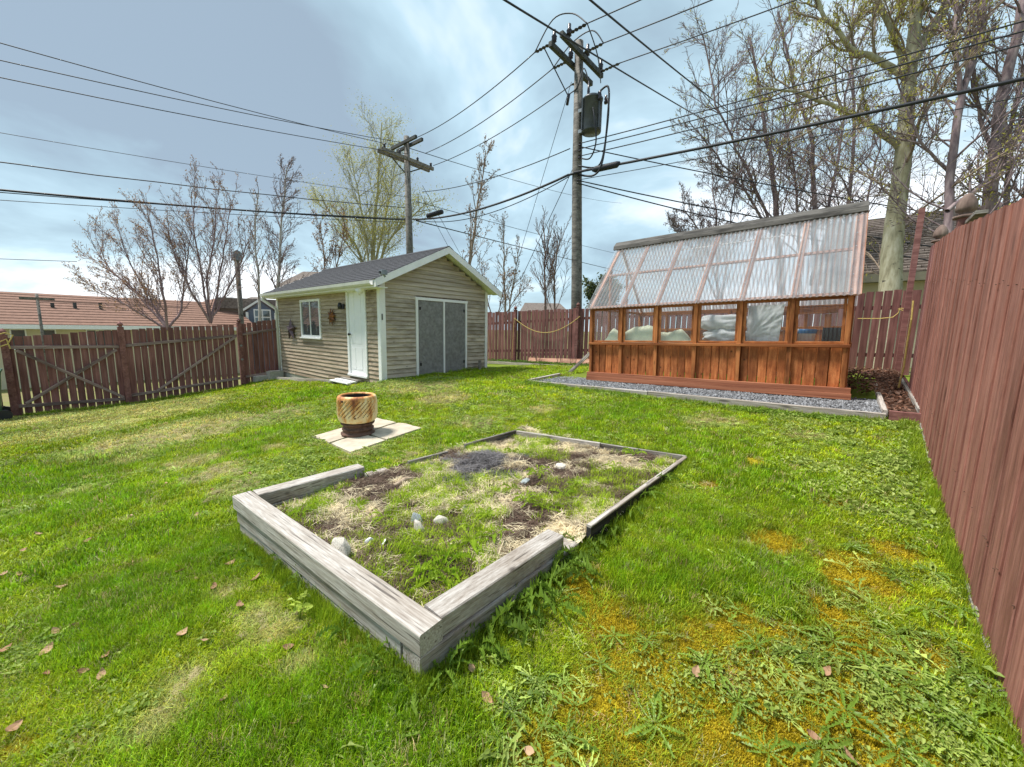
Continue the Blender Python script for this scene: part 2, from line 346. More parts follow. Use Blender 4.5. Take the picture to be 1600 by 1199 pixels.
M['stick'] = wood('dry_stick', (0.20, 0.14, 0.10), (0.33, 0.25, 0.18), (0.45, 0.36, 0.27))
def glassmat(name, tint, mirror=0.3):
    m, nt, b, o = mat_new(name); b.inputs['Base Color'].default_value = (*tint, 1); b.inputs['Roughness'].default_value = 0.06
    b.inputs['Specular IOR Level'].default_value = 0.9; b.inputs['Coat Weight'].default_value = mirror; b.inputs['Coat Roughness'].default_value = 0.02; return m
M['glass'] = glassmat('dark_window_glass', (0.05, 0.08, 0.09), 0.8)
def polymat(name, tr, milk, gl, tint, dirt=False):
    m, nt, b, o = mat_new(name); nt.nodes.remove(b)
    n1 = nd(nt, 'ShaderNodeTexNoise', {'Vector': nd(nt, 'ShaderNodeTexCoord').outputs['Object'], 'Scale': 3.0, 'Detail': 5.0})
    t = nd(nt, 'ShaderNodeBsdfTransparent', {0: (*tint, 1)}); d = nd(nt, 'ShaderNodeBsdfDiffuse', {0: (0.80, 0.82, 0.84, 1)}); tl = nd(nt, 'ShaderNodeBsdfTranslucent', {0: (0.85, 0.87, 0.9, 1)})
    g = nd(nt, 'ShaderNodeBsdfGlossy', {0: (0.9, 0.95, 1, 1), 'Roughness': 0.13})
    dm = nd(nt, 'ShaderNodeMixShader', {0: 0.5, 1: d.outputs[0], 2: tl.outputs[0]})
    a = nd(nt, 'ShaderNodeMixShader', {0: mm(nt, 'MULTIPLY', n1.outputs[0], milk*2, True), 1: t.outputs[0], 2: dm.outputs[0]})
    fr = nd(nt, 'ShaderNodeFresnel', {0: 1.5})
    c = nd(nt, 'ShaderNodeMixShader', {0: mm(nt, 'MULTIPLY', fr.outputs[0], gl, True), 1: a.outputs[0], 2: g.outputs[0]})
    if dirt:  # brown valley tint puts the shading of the corrugations into the colour
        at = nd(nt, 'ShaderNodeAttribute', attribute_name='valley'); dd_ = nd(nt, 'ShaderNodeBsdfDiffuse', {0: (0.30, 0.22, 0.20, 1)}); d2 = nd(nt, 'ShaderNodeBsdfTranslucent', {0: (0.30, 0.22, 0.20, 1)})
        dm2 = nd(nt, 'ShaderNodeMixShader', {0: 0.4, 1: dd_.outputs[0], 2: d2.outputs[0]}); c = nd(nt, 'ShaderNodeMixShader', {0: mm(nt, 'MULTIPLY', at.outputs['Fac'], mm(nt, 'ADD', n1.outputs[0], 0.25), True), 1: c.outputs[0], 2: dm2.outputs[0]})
    nt.links.new(c.outputs[0], o.inputs[0]); return m
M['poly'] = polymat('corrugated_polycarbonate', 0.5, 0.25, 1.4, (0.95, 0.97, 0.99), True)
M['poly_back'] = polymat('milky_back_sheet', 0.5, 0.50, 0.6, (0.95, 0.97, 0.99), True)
M['clear'] = polymat('clear_glazing', 0.85, 0.05, 0.7, (0.95, 0.97, 0.97))
# rusty enamelled drum
def drum_mat():
    m, nt, b, o = mat_new('rusty_cream_enamel'); t = nd(nt, 'ShaderNodeTexCoord')
    n1 = nd(nt, 'ShaderNodeTexNoise', {'Vector': nd(nt, 'ShaderNodeMapping', {0: t.outputs['Object'], 'Scale': (9, 9, 3.2)}).outputs[0], 'Scale': 1.0, 'Detail': 7.0, 'Roughness': 0.65})
    z = nd(nt, 'ShaderNodeSeparateXYZ', {0: t.outputs['Object']}).outputs[2]
    hgt = mm(nt, 'MULTIPLY', mm(nt, 'SUBTRACT', z, 0.33), 0.55)
    f = mm(nt, 'ADD', n1.outputs[0], hgt)
    c = ramp(nt, f, [(0.46, (0.88, 0.70, 0.40)), (0.54, (0.80, 0.47, 0.18)), (0.62, (0.54, 0.22, 0.06)), (0.76, (0.23, 0.06, 0.025))])
    nt.links.new(c, b.inputs['Base Color']); b.inputs['Roughness'].default_value = 0.6; return m
M['drum'] = drum_mat()
M['rust'] = plain('dark_brown_rust', (0.16, 0.085, 0.06), 0.7, 0.2, var=0.3, scale=16, bump=0.2)
def barkmat(name, a, b_, c_, scale=(6, 6, 1.2), marks=False):
    m, nt, b, o = mat_new(name); t = nd(nt, 'ShaderNodeNewGeometry')
    n1 = nd(nt, 'ShaderNodeTexNoise', {'Vector': nd(nt, 'ShaderNodeMapping', {0: t.outputs['Position'], 'Scale': scale}).outputs[0], 'Scale': 2.0, 'Detail': 6.0, 'Roughness': 0.6})
    c = ramp(nt, n1.outputs[0], [(0.32, a), (0.5, b_), (0.68, c_)])
    if marks:
        v1 = nd(nt, 'ShaderNodeTexNoise', {'Vector': nd(nt, 'ShaderNodeMapping', {0: t.outputs['Position'], 'Scale': (3.0, 3.0, 9.0)}).outputs[0], 'Scale': 1.6, 'Detail': 3.0})
        k = ramp(nt, v1.outputs[0], [(0.66, (0, 0, 0)), (0.70, (1, 1, 1))]); c = mixc(nt, k, c, (0.05, 0.045, 0.04))
    nt.links.new(c, b.inputs['Base Color']); b.inputs['Roughness'].default_value = 0.85; b.inputs['Specular IOR Level'].default_value = 0.2
    nt.links.new(nd(nt, 'ShaderNodeBump', {'Height': n1.outputs[0], 'Strength': 0.4, 'Distance': 0.02}).outputs[0], b.inputs['Normal']); return m
M['bark_poplar'] = barkmat('pale_green_poplar_bark', (0.24, 0.22, 0.14), (0.38, 0.355, 0.24), (0.50, 0.475, 0.36), marks=True)
M['bark_dark'] = barkmat('dark_purple_bark', (0.12, 0.088, 0.10), (0.23, 0.175, 0.185), (0.36, 0.29, 0.285))
M['bark_brown'] = barkmat('brown_bark', (0.11, 0.075, 0.065), (0.19, 0.135, 0.115), (0.28, 0.21, 0.18))
M['bark_maple'] = barkmat('mauve_brown_maple_bark', (0.14, 0.09, 0.10), (0.23, 0.155, 0.16), (0.33, 0.25, 0.23))
M['bark_tan'] = barkmat('tan_bark', (0.16, 0.12, 0.09), (0.27, 0.21, 0.16), (0.38, 0.31, 0.25))
M['bark_birch'] = barkmat('birch_bark', (0.25, 0.22, 0.20), (0.42, 0.39, 0.36), (0.60, 0.58, 0.55))
M['leaf_yg'] = leafmat('yellow_green_new_leaves', (0.34, 0.34, 0.05), (0.52, 0.48, 0.10))
M['leaf_bud'] = leafmat('reddish_tan_buds', (0.26, 0.13, 0.07), (0.42, 0.27, 0.12))
M['leaf_grey'] = leafmat('grey_brown_buds', (0.18, 0.14, 0.13), (0.30, 0.24, 0.20))
M['leaf_ever'] = leafmat('olive_evergreen_leaves', (0.07, 0.10, 0.035), (0.13, 0.16, 0.06))
M['dandelion'] = leafmat('dandelion_leaf', (0.13, 0.22, 0.022), (0.22, 0.34, 0.045), 0.35, 0.42, spec=0.4)
M['weed_b'] = leafmat('bright_weed_leaf', (0.22, 0.36, 0.02), (0.36, 0.48, 0.04), 0.4, 0.45)
M['weed_y'] = leafmat('yellow_green_weed', (0.30, 0.40, 0.05), (0.42, 0.50, 0.08), 0.35)
M['dead_leaf'] = leafmat('dead_leaf', (0.30, 0.15, 0.08), (0.55, 0.38, 0.24), 0.15, 0.7)
M['grass'] = leafmat('grass_blades', None, None, 0.35, 0.5, attr='col', spec=0.3)

# lawn surface: colour attribute plus fine noise
def lawn_mat(name='lawn_surface'):
    m, nt, b, o = mat_new(name)
    at = nd(nt, 'ShaderNodeAttribute', attribute_name='gcol'); p = nd(nt, 'ShaderNodeNewGeometry').outputs['Position']
    n1 = nd(nt, 'ShaderNodeTexNoise', {'Vector': p, 'Scale': 60.0, 'Detail': 5.0, 'Roughness': 0.7})
    n2 = nd(nt, 'ShaderNodeTexNoise', {'Vector': p, 'Scale': 9.0, 'Detail': 4.0})
    s = mm(nt, 'ADD', mm(nt, 'MULTIPLY', n1.outputs[0], 1.3), mm(nt, 'MULTIPLY', n2.outputs[0], 0.5))
    hv = nd(nt, 'ShaderNodeHueSaturation', {'Color': at.outputs['Color'], 'Value': mm(nt, 'ADD', s, 0.12)})
    nt.links.new(hv.outputs[0], b.inputs['Base Color']); b.inputs['Roughness'].default_value = 0.95; b.inputs['Specular IOR Level'].default_value = 0.1
    nt.links.new(nd(nt, 'ShaderNodeBump', {'Height': n1.outputs[0], 'Strength': 0.9, 'Distance': 0.012}).outputs[0], b.inputs['Normal']); return m
M['lawn'] = lawn_mat()

# ------------------------------------------------------------------ lawn character maps
def blobs(lst, wob=0.5):
    C_ = [(G(px, py), r) for px, py, r in lst]
    def f(x, y):
        x = np.asarray(x, float); y = np.asarray(y, float); t = np.zeros_like(x)
        n = fbm(x*2.6, y*2.6, 41, 4)-0.5
        for (p, r) in C_:
            d = np.sqrt((x-p[0])**2+(y-p[1])**2)/r; t = np.maximum(t, 1.1-d*d*0.6+n*wob*2.6)
        return np.clip(t, 0, 1)
    return f
moss_f = blobs([(905, 915, .17), (960, 960, .20), (1090, 1000, .22), (1150, 980, .2), (1015, 1060, .2), (1230, 1080, .26), (1100, 1130, .26), (1240, 1140, .28), (960, 1130, .25), (1310, 1100, .2), (1205, 850, .16), (1330, 900, .2), (1300, 960, .16),
                (1350, 1030, .2), (1370, 1150, .2), (1180, 1190, .3), (1020, 1180, .25), (1290, 1110, .28), (1250, 1000, .15), (1420, 1190, .2), (1160, 1060, .2), (1450, 1030, .12), (900, 1120, .12), (880, 1190, .22), (1400, 860, .12), (20, 1175, .06), (240, 875, .04), (1180, 720, .1), (1300, 790, .12), (1110, 760, .1)])
dry_f = blobs([(170, 645, 1.3), (260, 640, 1.2), (60, 655, 1.2), (140, 670, .9), (230, 690, .8), (300, 672, .9), (430, 655, .5), (310, 722, .25), (345, 738, .25), (660, 605, .55), (690, 622, .4), (620, 600, .4), (430, 990, .12), (400, 965, .10), (470, 1040, .08),
               (350, 930, .08), (300, 1060, .09), (250, 1130, .09), (205, 720, .2), (430, 700, .12), (120, 770, .15), (570, 705, .2), (380, 760, .2), (640, 715, .16), (740, 660, .25), (850, 640, .2), (1120, 660, .3), (1250, 680, .2)], 0.6)
lush_f = blobs([(1000, 930, .3), (1090, 900, .35), (1190, 890, .35), (1230, 940, .25), (1100, 820, .4), (1200, 760, .5), (1130, 700, .6), (960, 650, .8), (250, 960, .35), (180, 930, .3), (400, 1130, .35), (600, 1120, .3), (640, 1170, .3), (350, 860, .3), (120, 880, .3),
                (380, 700, .5), (440, 680, .5), (80, 740, .9), (140, 790, .6), (250, 830, .4), (700, 690, .3), (640, 745, .3), (480, 620, .6)], 0.5)
BX0, BX1, BY0, BY1 = -3.34, -1.16, 0.78, 4.02        # planting bed outline
def in_bed(x, y, m=0.0): return (x > BX0+.1-m) & (x < BX1-.04+m) & (y > BY0+.06-m) & (y < BY1-.1+m)
def soil_z(x, y):
    return 0.155+0.075*(y-BY0)/(BY1-BY0)+0.07*(fbm(np.asarray(x)*3.2, np.asarray(y)*3.2, 8, 4)-0.5)+0.03*(fbm(np.asarray(x)*13, np.asarray(y)*13, 9, 3)-0.5)+0.05*np.exp(-(((np.asarray(x)+2.62)/.3)**2+((np.asarray(y)-2.55)/.42)**2))

# ------------------------------------------------------------------ ground sheets
def grid(xs, ys, zf):
    XX, YY = np.meshgrid(xs, ys, indexing='ij'); ZZ = zf(XX, YY)
    V = np.stack([XX, YY, ZZ], -1).reshape(-1, 3); nx, ny = len(xs), len(ys)
    i = np.arange(nx-1)[:, None]*ny+np.arange(ny-1)[None, :]
    Q = np.stack([i, i+ny, i+ny+1, i+1], -1).reshape(-1, 4); return V, Q
def setcol(m, name, C3):
    a = m.color_attributes.new(name, 'FLOAT_COLOR', 'POINT'); a.data.foreach_set('color', np.concatenate([C3, np.ones((len(C3), 1))], 1).astype(np.float32).ravel())
# yard
xs = np.arange(-13.6, 1.21, 0.06); ys = np.arange(-4, 12.2, 0.06)
V, Q = grid(xs, ys, gz)
ctr = V[Q].mean(1)
V[:, 2] = np.where(in_bed(V[:, 0], V[:, 1], .02), np.minimum(V[:, 2], 0.05), V[:, 2])
ml = npmesh('lawn', V, Q, M['lawn'], True)
x_, y_ = V[:, 0], V[:, 1]; mo, dr = moss_f(x_, y_), dry_f(x_, y_); vn = fbm(x_*1.1, y_*1.1, 5, 4)[:, None]
C3 = np.array([.12, .15, .025])*(1-vn)+np.array([.17, .24, .03])*vn
C3 = C3*(1-dr[:, None]*.85)+np.array([.42, .37, .15])*dr[:, None]*.85
C3 = C3*(1-mo[:, None])+(np.array([.24, .18, .010])*(1-vn)+np.array([.42, .34, .02])*vn)*mo[:, None]
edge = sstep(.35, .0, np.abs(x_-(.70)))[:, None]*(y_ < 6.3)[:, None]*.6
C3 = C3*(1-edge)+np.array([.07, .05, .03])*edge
setcol(ml, 'gcol', C3); tag(obj('lawn', ml), kind='structure')
# surrounding land out to the horizon
def land(xs, ys, m, name):
    V, Q = grid(xs, ys, lambda a, b: gz0(a, b)-0.03)
    c = V[Q].mean(1); keep = ~((c[:, 0] > -13.55) & (c[:, 0] < 1.15) & (c[:, 1] > -3.95) & (c[:, 1] < 12.1))
    return npmesh(name, V, Q[keep], m, True)
fx = sorted(set(list(np.linspace(-900, -60, 8))+list(np.linspace(-50, -14, 19))+[-13.55]+list(np.linspace(-12, 0, 8))+[1.15]+list(np.linspace(2, 40, 14))+list(np.linspace(60, 900, 8))))
fy = sorted(set(list(np.linspace(-900, -60, 8))+list(np.linspace(-50, -5, 12))+[-3.95]+list(np.linspace(-3, 11, 8))+[12.1]+list(np.linspace(13, 60, 16))+list(np.linspace(80, 900, 8))))
M['land'] = plain('rough_grass_land', (0.17, 0.19, 0.06), 0.95, var=0.2, scale=1.2, coord='Object', col2=(0.22, 0.18, 0.10), spec=0.1)
tag(obj('ground', land(np.array(fx), np.array(fy), M['land'], 'ground')), kind='structure')
# soil inside the bed
V, Q = grid(np.arange(BX0+.03, BX1-.01, 0.025), np.arange(BY0+.03, BY1+.06, 0.025), soil_z)
V[:, 1] = np.maximum(V[:, 1], .825+.055*(V[:, 0]+3.33)); V[:, 0] = np.where(V[:, 1] < 2.04, np.minimum(V[:, 0], -1.26), V[:, 0]); V[:, 0] = np.maximum(V[:, 0], -3.27+.055*np.maximum(0, V[:, 1]-2.0))
ms = npmesh('bed_soil', V, Q, M['lawn'], True); x_, y_ = V[:, 0], V[:, 1]
a_ = fbm(x_*3.1, y_*3.1, 71, 4); st = sstep(.47, .56, a_)*sstep(1.2, 1.9, y_)+sstep(.9, .4, np.hypot((x_+1.75)/.5, (y_-3.1)/.6))+.8*sstep(1., .4, np.hypot((x_+2.0)/.3, (y_-1.9)/.35)); st = np.clip(st+.9*sstep(1.1, .5, np.hypot((x_+1.7)/.5, (y_-3.45)/.35)+1.2*(a_-.5)), 0, 1)[:, None]
C3 = np.array([.065, .042, .030])*(1-a_[:, None])+np.array([.18, .12, .085])*a_[:, None]
C3 = C3*(1-st)+np.array([.72, .64, .46])*st
ash = sstep(1.1, .75, np.hypot((x_+2.60)/.27, (y_-2.62)/.40)+2.6*(fbm(x_*5, y_*5, 77, 4)-.5))[:, None]*.85; C3 = C3*(1-ash)+np.array([.10, .095, .10])*ash
setcol(ms, 'gcol', C3); tag(obj('bed_soil', ms), kind='structure')

# ------------------------------------------------------------------ instancing of countless small stuff
def scatter(name, P, S, Rt, idx, cols, sources, label, cat):
    n = len(P); m = bpy.data.meshes.new(name); m.vertices.add(n); m.vertices.foreach_set('co', np.asarray(P, np.float32).ravel())
    def at(nm, ty, key, arr): a = m.attributes.new(nm, ty, 'POINT'); a.data.foreach_set(key, np.asarray(arr).ravel())
    at('scl', 'FLOAT_VECTOR', 'vector', np.asarray(S, np.float32)); at('rot', 'FLOAT_VECTOR', 'vector', np.asarray(Rt, np.float32))
    at('idx', 'INT', 'value', np.asarray(idx, np.int32)); at('col', 'FLOAT_COLOR', 'color', np.concatenate([cols, np.ones((n, 1))], 1).astype(np.float32))
    src = bpy.data.collections.new(name+'_source')
    for i, sm in enumerate(sources): src.objects.link(bpy.data.objects.new('%s_%02d' % (name+'_piece', i), sm))
    ng = bpy.data.node_groups.new(name+'_nodes', 'GeometryNodeTree')
    ng.interface.new_socket('Geometry', in_out='INPUT', socket_type='NodeSocketGeometry'); ng.interface.new_socket('Geometry', in_out='OUTPUT', socket_type='NodeSocketGeometry')
    N = ng.nodes; L = ng.links; gi = N.new('NodeGroupInput'); go = N.new('NodeGroupOutput')
    ci = N.new('GeometryNodeCollectionInfo'); ci.inputs[0].default_value = src; ci.inputs[1].default_value = True; ci.inputs[2].default_value = True
    ip = N.new('GeometryNodeInstanceOnPoints'); ip.inputs['Pick Instance'].default_value = True
    L.new(gi.outputs[0], ip.inputs['Points']); L.new(ci.outputs[0], ip.inputs['Instance'])
    for nm, ty, s in (('idx', 'INT', 'Instance Index'), ('rot', 'FLOAT_VECTOR', 'Rotation'), ('scl', 'FLOAT_VECTOR', 'Scale')):
        a = N.new('GeometryNodeInputNamedAttribute'); a.data_type = ty; a.inputs[0].default_value = nm
        L.new([o for o in a.outputs if o.enabled and o.name == 'Attribute'][0], ip.inputs[s])
    L.new(ip.outputs[0], go.inputs[0])
    o = obj(name, m); md = o.modifiers.new('scatter', 'NODES'); md.node_group = ng
    return tag(o, label, cat, kind='stuff')
def tuft(n, rad, h, w, mat, lean=0.5, seed=0):
    rg = np.random.RandomState(seed); V = []; Fc = []
    for i in range(n):
        a = rg.rand()*6.283; r = rad*math.sqrt(rg.rand()); x, y = r*math.cos(a), r*math.sin(a)
        b = rg.rand()*6.283; ln = lean*(0.3+rg.rand()); H = h*(0.55+0.6*rg.rand()); ww = w*(0.7+0.6*rg.rand())
        dx, dy = math.cos(b), math.sin(b); px, py = -dy*ww/2, dx*ww/2; k = len(V)
        for t, s in ((0, 1), (.45, .85), (.8, .5)):
            o = ln*H*t*t; z = H*t*(1-.25*ln*t); V += [(x+dx*o+px*s, y+dy*o+py*s, z), (x+dx*o-px*s, y+dy*o-py*s, z)]
        V.append((x+dx*ln*H*1.05, y+dy*ln*H*1.05, H*(1-.3*ln)))
        Fc += [(k, k+1, k+3, k+2), (k+2, k+3, k+5, k+4), (k+4, k+5, k+6)]
    return mesh('tuft', V, Fc, mat)
def leafcluster(n, rad, l, w, mat, seed=0, h=0.03):
    rg = np.random.RandomState(seed); V = []; Fc = []
    for i in range(n):
        a = rg.rand()*6.283; r = rad*math.sqrt(rg.rand()); c = Vector((r*math.cos(a), r*math.sin(a), h*rg.rand()))
        Mx = Matrix.Translation(c) @ Euler((rg.uniform(-.6, .6), rg.uniform(-.6, .6), rg.rand()*6.28)).to_matrix().to_4x4(); s = .6+.7*rg.rand(); k = len(V)
        for p in ((0, 0, 0), (.35*l, .5*w, .004), (.75*l, .42*w, 0), (l, 0, -.005), (.75*l, -.42*w, 0), (.35*l, -.5*w, .004), (.5*l, 0, -.004)): V.append(Mx @ (Vector(p)*s))
        Fc += [(k, k+1, k+6), (k+1, k+2, k+6), (k+2, k+3, k+6), (k+3, k+4, k+6), (k+4, k+5, k+6), (k+5, k, k+6)]
    return mesh('leaves', V, Fc, mat)
rs = np.random.RandomState(11)
def in_view(x, y, z, m=60):
    q = np.stack([x, y, z], -1)-CAM; c = q@fw; c2 = np.maximum(c, .05)
    px = 800+F*(q@rt)/c2; py = 599.5-F*(q@up)/c2
    return (c > .3) & (px > -m-150/c2) & (px < 1600+m+150/c2) & (py < 1199+m+150/c2)
def lawn_ok(x, y):
    ok = ~((x > BX0+.0) & (x < np.where(y < 2.1, -1.195, -1.135)) & (y > .755+.055*(x+3.33)) & (y < 3.70+.2*(x+3.1))) & (x < .66) & (x > -13.35) & (y < 11.2)
    ok &= ~((y > 6.33) & (x > -4.95)) & ~((x < -7.5) & (y > 4.45)) & ~((y > 10.2) & (x < -4))
    a = (x+4.72)*.94+(y-2.55)*.10; b = (y-2.55)
    return ok
def pts(n, x0, x1, y0, y1):
    x = rs.uniform(x0, x1, n); y = rs.uniform(y0, y1, n); z = gz(x, y); k = in_view(x, y, z) & lawn_ok(x, y) & ~slab_in(x, y); return x[k], y[k], z[k]
# paving slabs: four square slabs under the fire drum
SLAB_C = G(572, 686); SLAB_A = R(3.0)
SC = [G(485, 685), G(547, 712), G(662, 671), G(590, 655)]
def slab_in(x, y):
    t = np.ones_like(x, bool)
    for i in range(4):
        a, b = SC[i], SC[(i+1) % 4]; t &= ((b[0]-a[0])*(y-a[1])-(b[1]-a[1])*(x-a[0])) > -.02
    return t
if not slab_in(np.array([sum(p[0] for p in SC)/4]), np.array([sum(p[1] for p in SC)/4]))[0]: SC = SC[::-1]

def grass_cols(x, y, n):
    mo, dr, lu = moss_f(x, y), dry_f(x, y), lush_f(x, y); a = fbm(x*1.7, y*1.7, 21, 4)[:, None]; r_ = rs.rand(n, 1)
    C = np.array([.23, .36, .008])*(1-a)+np.array([.46, .56, .016])*a
    mown_zone = sstep(-5.2, -8.2, x)*sstep(3.3, 1.8, y); C = C*(1-.25*mown_zone[:, None])  # darker mown zone at the left of the lawn
    C = C*(1-lu[:, None]*.55)+np.array([.20, .40, .008])*lu[:, None]*.55
    C = C*(1-dr[:, None]*.62)+np.array([.60, .55, .22])*dr[:, None]*.62
    C = C*(1-mo[:, None]*.5)+np.array([.36, .34, .04])*mo[:, None]*.5
    C = np.where(r_ < .07, np.array([.50, .42, .20]), C); C = C*(.75+.5*rs.rand(n, 1)); return C, mo, dr, lu
def grass_layer(name, n, box, srcs, hs, dens_moss, label, dmin, dmax, wide=1.0):
    x, y, z = pts(n, *box); d = np.hypot(x, y); k = (d > dmin) & (d < dmax); x, y, z = x[k], y[k], z[k]
    C, mo, dr, lu = grass_cols(x, y, len(x)); keep = rs.rand(len(x)) > mo*dens_moss*1.12; x, y, z, C, mo, dr, lu = [q[keep] for q in (x, y, z, C, mo, dr, lu)]
    m = len(x); hh = hs*(.7+.5*fbm(x*2.3, y*2.3, 33, 3)+.75*lu-.30*dr-.45*mo)*(.8+.4*rs.rand(m))
    w = wide*(.8+.4*rs.rand(m)); S = np.stack([w, w, hh], -1); C = C*(.50+1.0*rs.rand(m, 1)**1.4)*np.array([1, 1, 1]); C[:, 0] *= (.78+.45*rs.rand(m))
    Rt = np.stack([rs.uniform(-.15, .15, m), rs.uniform(-.15, .15, m), rs.rand(m)*6.283], -1)
    scatter(name, np.stack([x, y, z-.004], -1), S, Rt, rs.randint(0, len(srcs), m), C, srcs, label, 'grass')
tf_n = [tuft(30, .045, .040, .0030, M['grass'], .75, s) for s in range(4)]
tf_m = [tuft(26, .08, .045, .0062, M['grass'], .75, s+10) for s in range(4)]
tf_f = [tuft(24, .14, .052, .013, M['grass'], .7, s+20) for s in range(4)]
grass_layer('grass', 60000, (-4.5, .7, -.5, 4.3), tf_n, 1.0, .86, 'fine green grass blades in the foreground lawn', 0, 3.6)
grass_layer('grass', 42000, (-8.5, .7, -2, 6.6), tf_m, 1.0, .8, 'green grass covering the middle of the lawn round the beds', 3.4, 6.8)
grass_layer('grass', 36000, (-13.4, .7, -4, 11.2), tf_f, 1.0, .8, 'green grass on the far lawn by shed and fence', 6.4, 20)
# clover-like ground cover and small weeds
wl_n = [leafcluster(16, .06, .019, .012, M['grass'], s) for s in range(3)]
def weeds(name, n, box, srcs, thr, s0, label, dmin, dmax):
    x, y, z = pts(n, *box); d = np.hypot(x, y); w = fbm(x*1.9, y*1.9, 55, 4)+.10*sstep(-2.5, .3, x)-.20*lush_f(x, y)-.16*moss_f(x, y)+.05*rs.randn(len(x)); k = (w > thr) & (d > dmin) & (d < dmax); x, y, z = x[k], y[k], z[k]; m = len(x)
    C = np.array([.25, .35, .06])+rs.rand(m, 1)*np.array([.20, .18, .09]); S = (s0*(.6+.8*rs.rand(m)))[:, None]*np.ones((1, 3))
    scatter(name, np.stack([x, y, z+.006], -1), S, np.stack([rs.uniform(-.2, .2, m), rs.uniform(-.2, .2, m), rs.rand(m)*6.28], -1), rs.randint(0, len(srcs), m), C, srcs, label, 'weeds')
weeds('small_weeds', 12000, (-4.5, .7, -.5, 4.3), wl_n, .60, .78, 'low clover-like weeds among the foreground grass', 0, 3.8)
weeds('small_weeds', 11000, (-8, .7, -2, 6.6), wl_n, .61, 1.5, 'low broad-leaved weeds spread over the middle lawn', 3.6, 9)
# moss cushions: tiny upright tips on the orange moss
ms_s = [tuft(40, .04, .010, .0035, M['grass'], .5, s+40) for s in range(2)]
x, y, z = pts(60000, -4.5, .7, -.5, 4.3); k = moss_f(x, y) > .35; x, y, z = x[k], y[k], z[k]; m_ = len(x)
scatter('moss', np.stack([x, y, z], -1), (.7+.7*rs.rand(m_))[:, None]*np.ones((1, 3)), np.stack([0*x, 0*x, rs.rand(m_)*6.28], -1), rs.randint(0, 2, m_),
        (np.array([.40, .30, .010])+rs.rand(m_, 1)*np.array([.22, .20, .02]))*(.5+.9*rs.rand(m_, 1)), ms_s, 'orange yellow moss in bare patches of the lawn', 'moss')
# grass tufts, straw and litter inside the bed
def bedpts(n, m=.02):
    x = rs.uniform(BX0+.15, BX1-.05, n); y = rs.uniform(BY0+.1, BY1-.03, n); k = (y > .92+.055*(x+3.33)) & ((x < -1.33) | (y > 2.1)); x, y = x[k], y[k]; return x, y, soil_z(x, y)
x, y, z = bedpts(5200); w = fbm(x*2.7, y*2.7, 91, 3)+.05*rs.randn(len(x))-.35*sstep(1.1, .7, np.hypot((x+2.60)/.27, (y-2.62)/.40)); k = w > .53; x, y, z = x[k], y[k], z[k]; m_ = len(x)
C = (np.array([.28, .45, .012])+rs.rand(m_, 1)*np.array([.24, .18, .03]))*(.6+.8*rs.rand(m_, 1))
scatter('bed_grass', np.stack([x, y, z], -1), np.stack([1.2+0*x, 1.2+0*x, .9+1.3*rs.rand(m_)], -1), np.stack([rs.uniform(-.3, .3, m_), rs.uniform(-.3, .3, m_), rs.rand(m_)*6.28], -1), rs.randint(0, 4, m_), C, tf_n, 'grass and weeds sprouting inside the timber bed', 'grass')
straw = []
for s in range(3):
    rg = np.random.RandomState(s); b = MB()
    for i in range(22):
        a = rg.rand()*6.28; r = .06*rg.rand(); p = Vector((r*math.cos(a*3), r*math.sin(a*3), .004+.022*rg.rand())); d = Vector((math.cos(a), math.sin(a), rg.uniform(-.25, .3)))*rg.uniform(.02, .055)
        q = Vector((-math.sin(a), math.cos(a), 0))*.0011; k = len(b.V); b.add([p-d-q, p-d+q, p+Vector((0, 0, .006))+q, p+Vector((0, 0, .006))-q, p+d+q, p+d-q], [(0, 1, 2, 3), (3, 2, 4, 5)])
    straw.append(mesh('straw', b.V, b.F, M['grass']))
x, y, z = bedpts(3800); m_ = len(x); a_ = fbm(x*3.1, y*3.1, 71, 4)
ashk = np.hypot((x+2.60)/.27, (y-2.62)/.40)+2.6*(fbm(x*5, y*5, 77, 4)-.5) < 1.0
C = np.where((rs.rand(m_, 1) < .80*sstep(.44, .56, a_)[:, None]+.10), np.array([.78, .68, .47]), np.array([.17, .115, .085]))*(.55+.8*rs.rand(m_, 1)); C = np.where(ashk[:, None], np.array([.16, .15, .155])*(.4+1.5*rs.rand(m_, 1)), C)
scatter('dry_straw', np.stack([x, y, z], -1), (.8+.7*rs.rand(m_))[:, None]*np.ones((1, 3)), np.stack([rs.uniform(-.2, .2, m_), rs.uniform(-.2, .2, m_), rs.rand(m_)*6.28], -1), rs.randint(0, 3, m_), C, straw, 'dry straw roots and mulch over the bed soil', 'straw')
# thatch on dry lawn
x, y, z = pts(17000, -8, .6, -1.5, 6); k = (dry_f(x, y)*rs.rand(len(x)) > .25) | (rs.rand(len(x)) < .02); x, y, z = x[k], y[k], z[k]; m_ = len(x)
scatter('thatch', np.stack([x, y, z+.008], -1), (np.clip(np.hypot(x, y)/4.5, .32, 1.0)*(.6+.5*rs.rand(m_)))[:, None]*np.ones((1, 3)), np.stack([0*x, 0*x, rs.rand(m_)*6.28], -1), rs.randint(0, 3, m_), np.array([.50, .43, .23])*(.7+.6*rs.rand(m_, 1)), straw, 'dead straw-coloured grass lying in worn patches of lawn', 'straw')
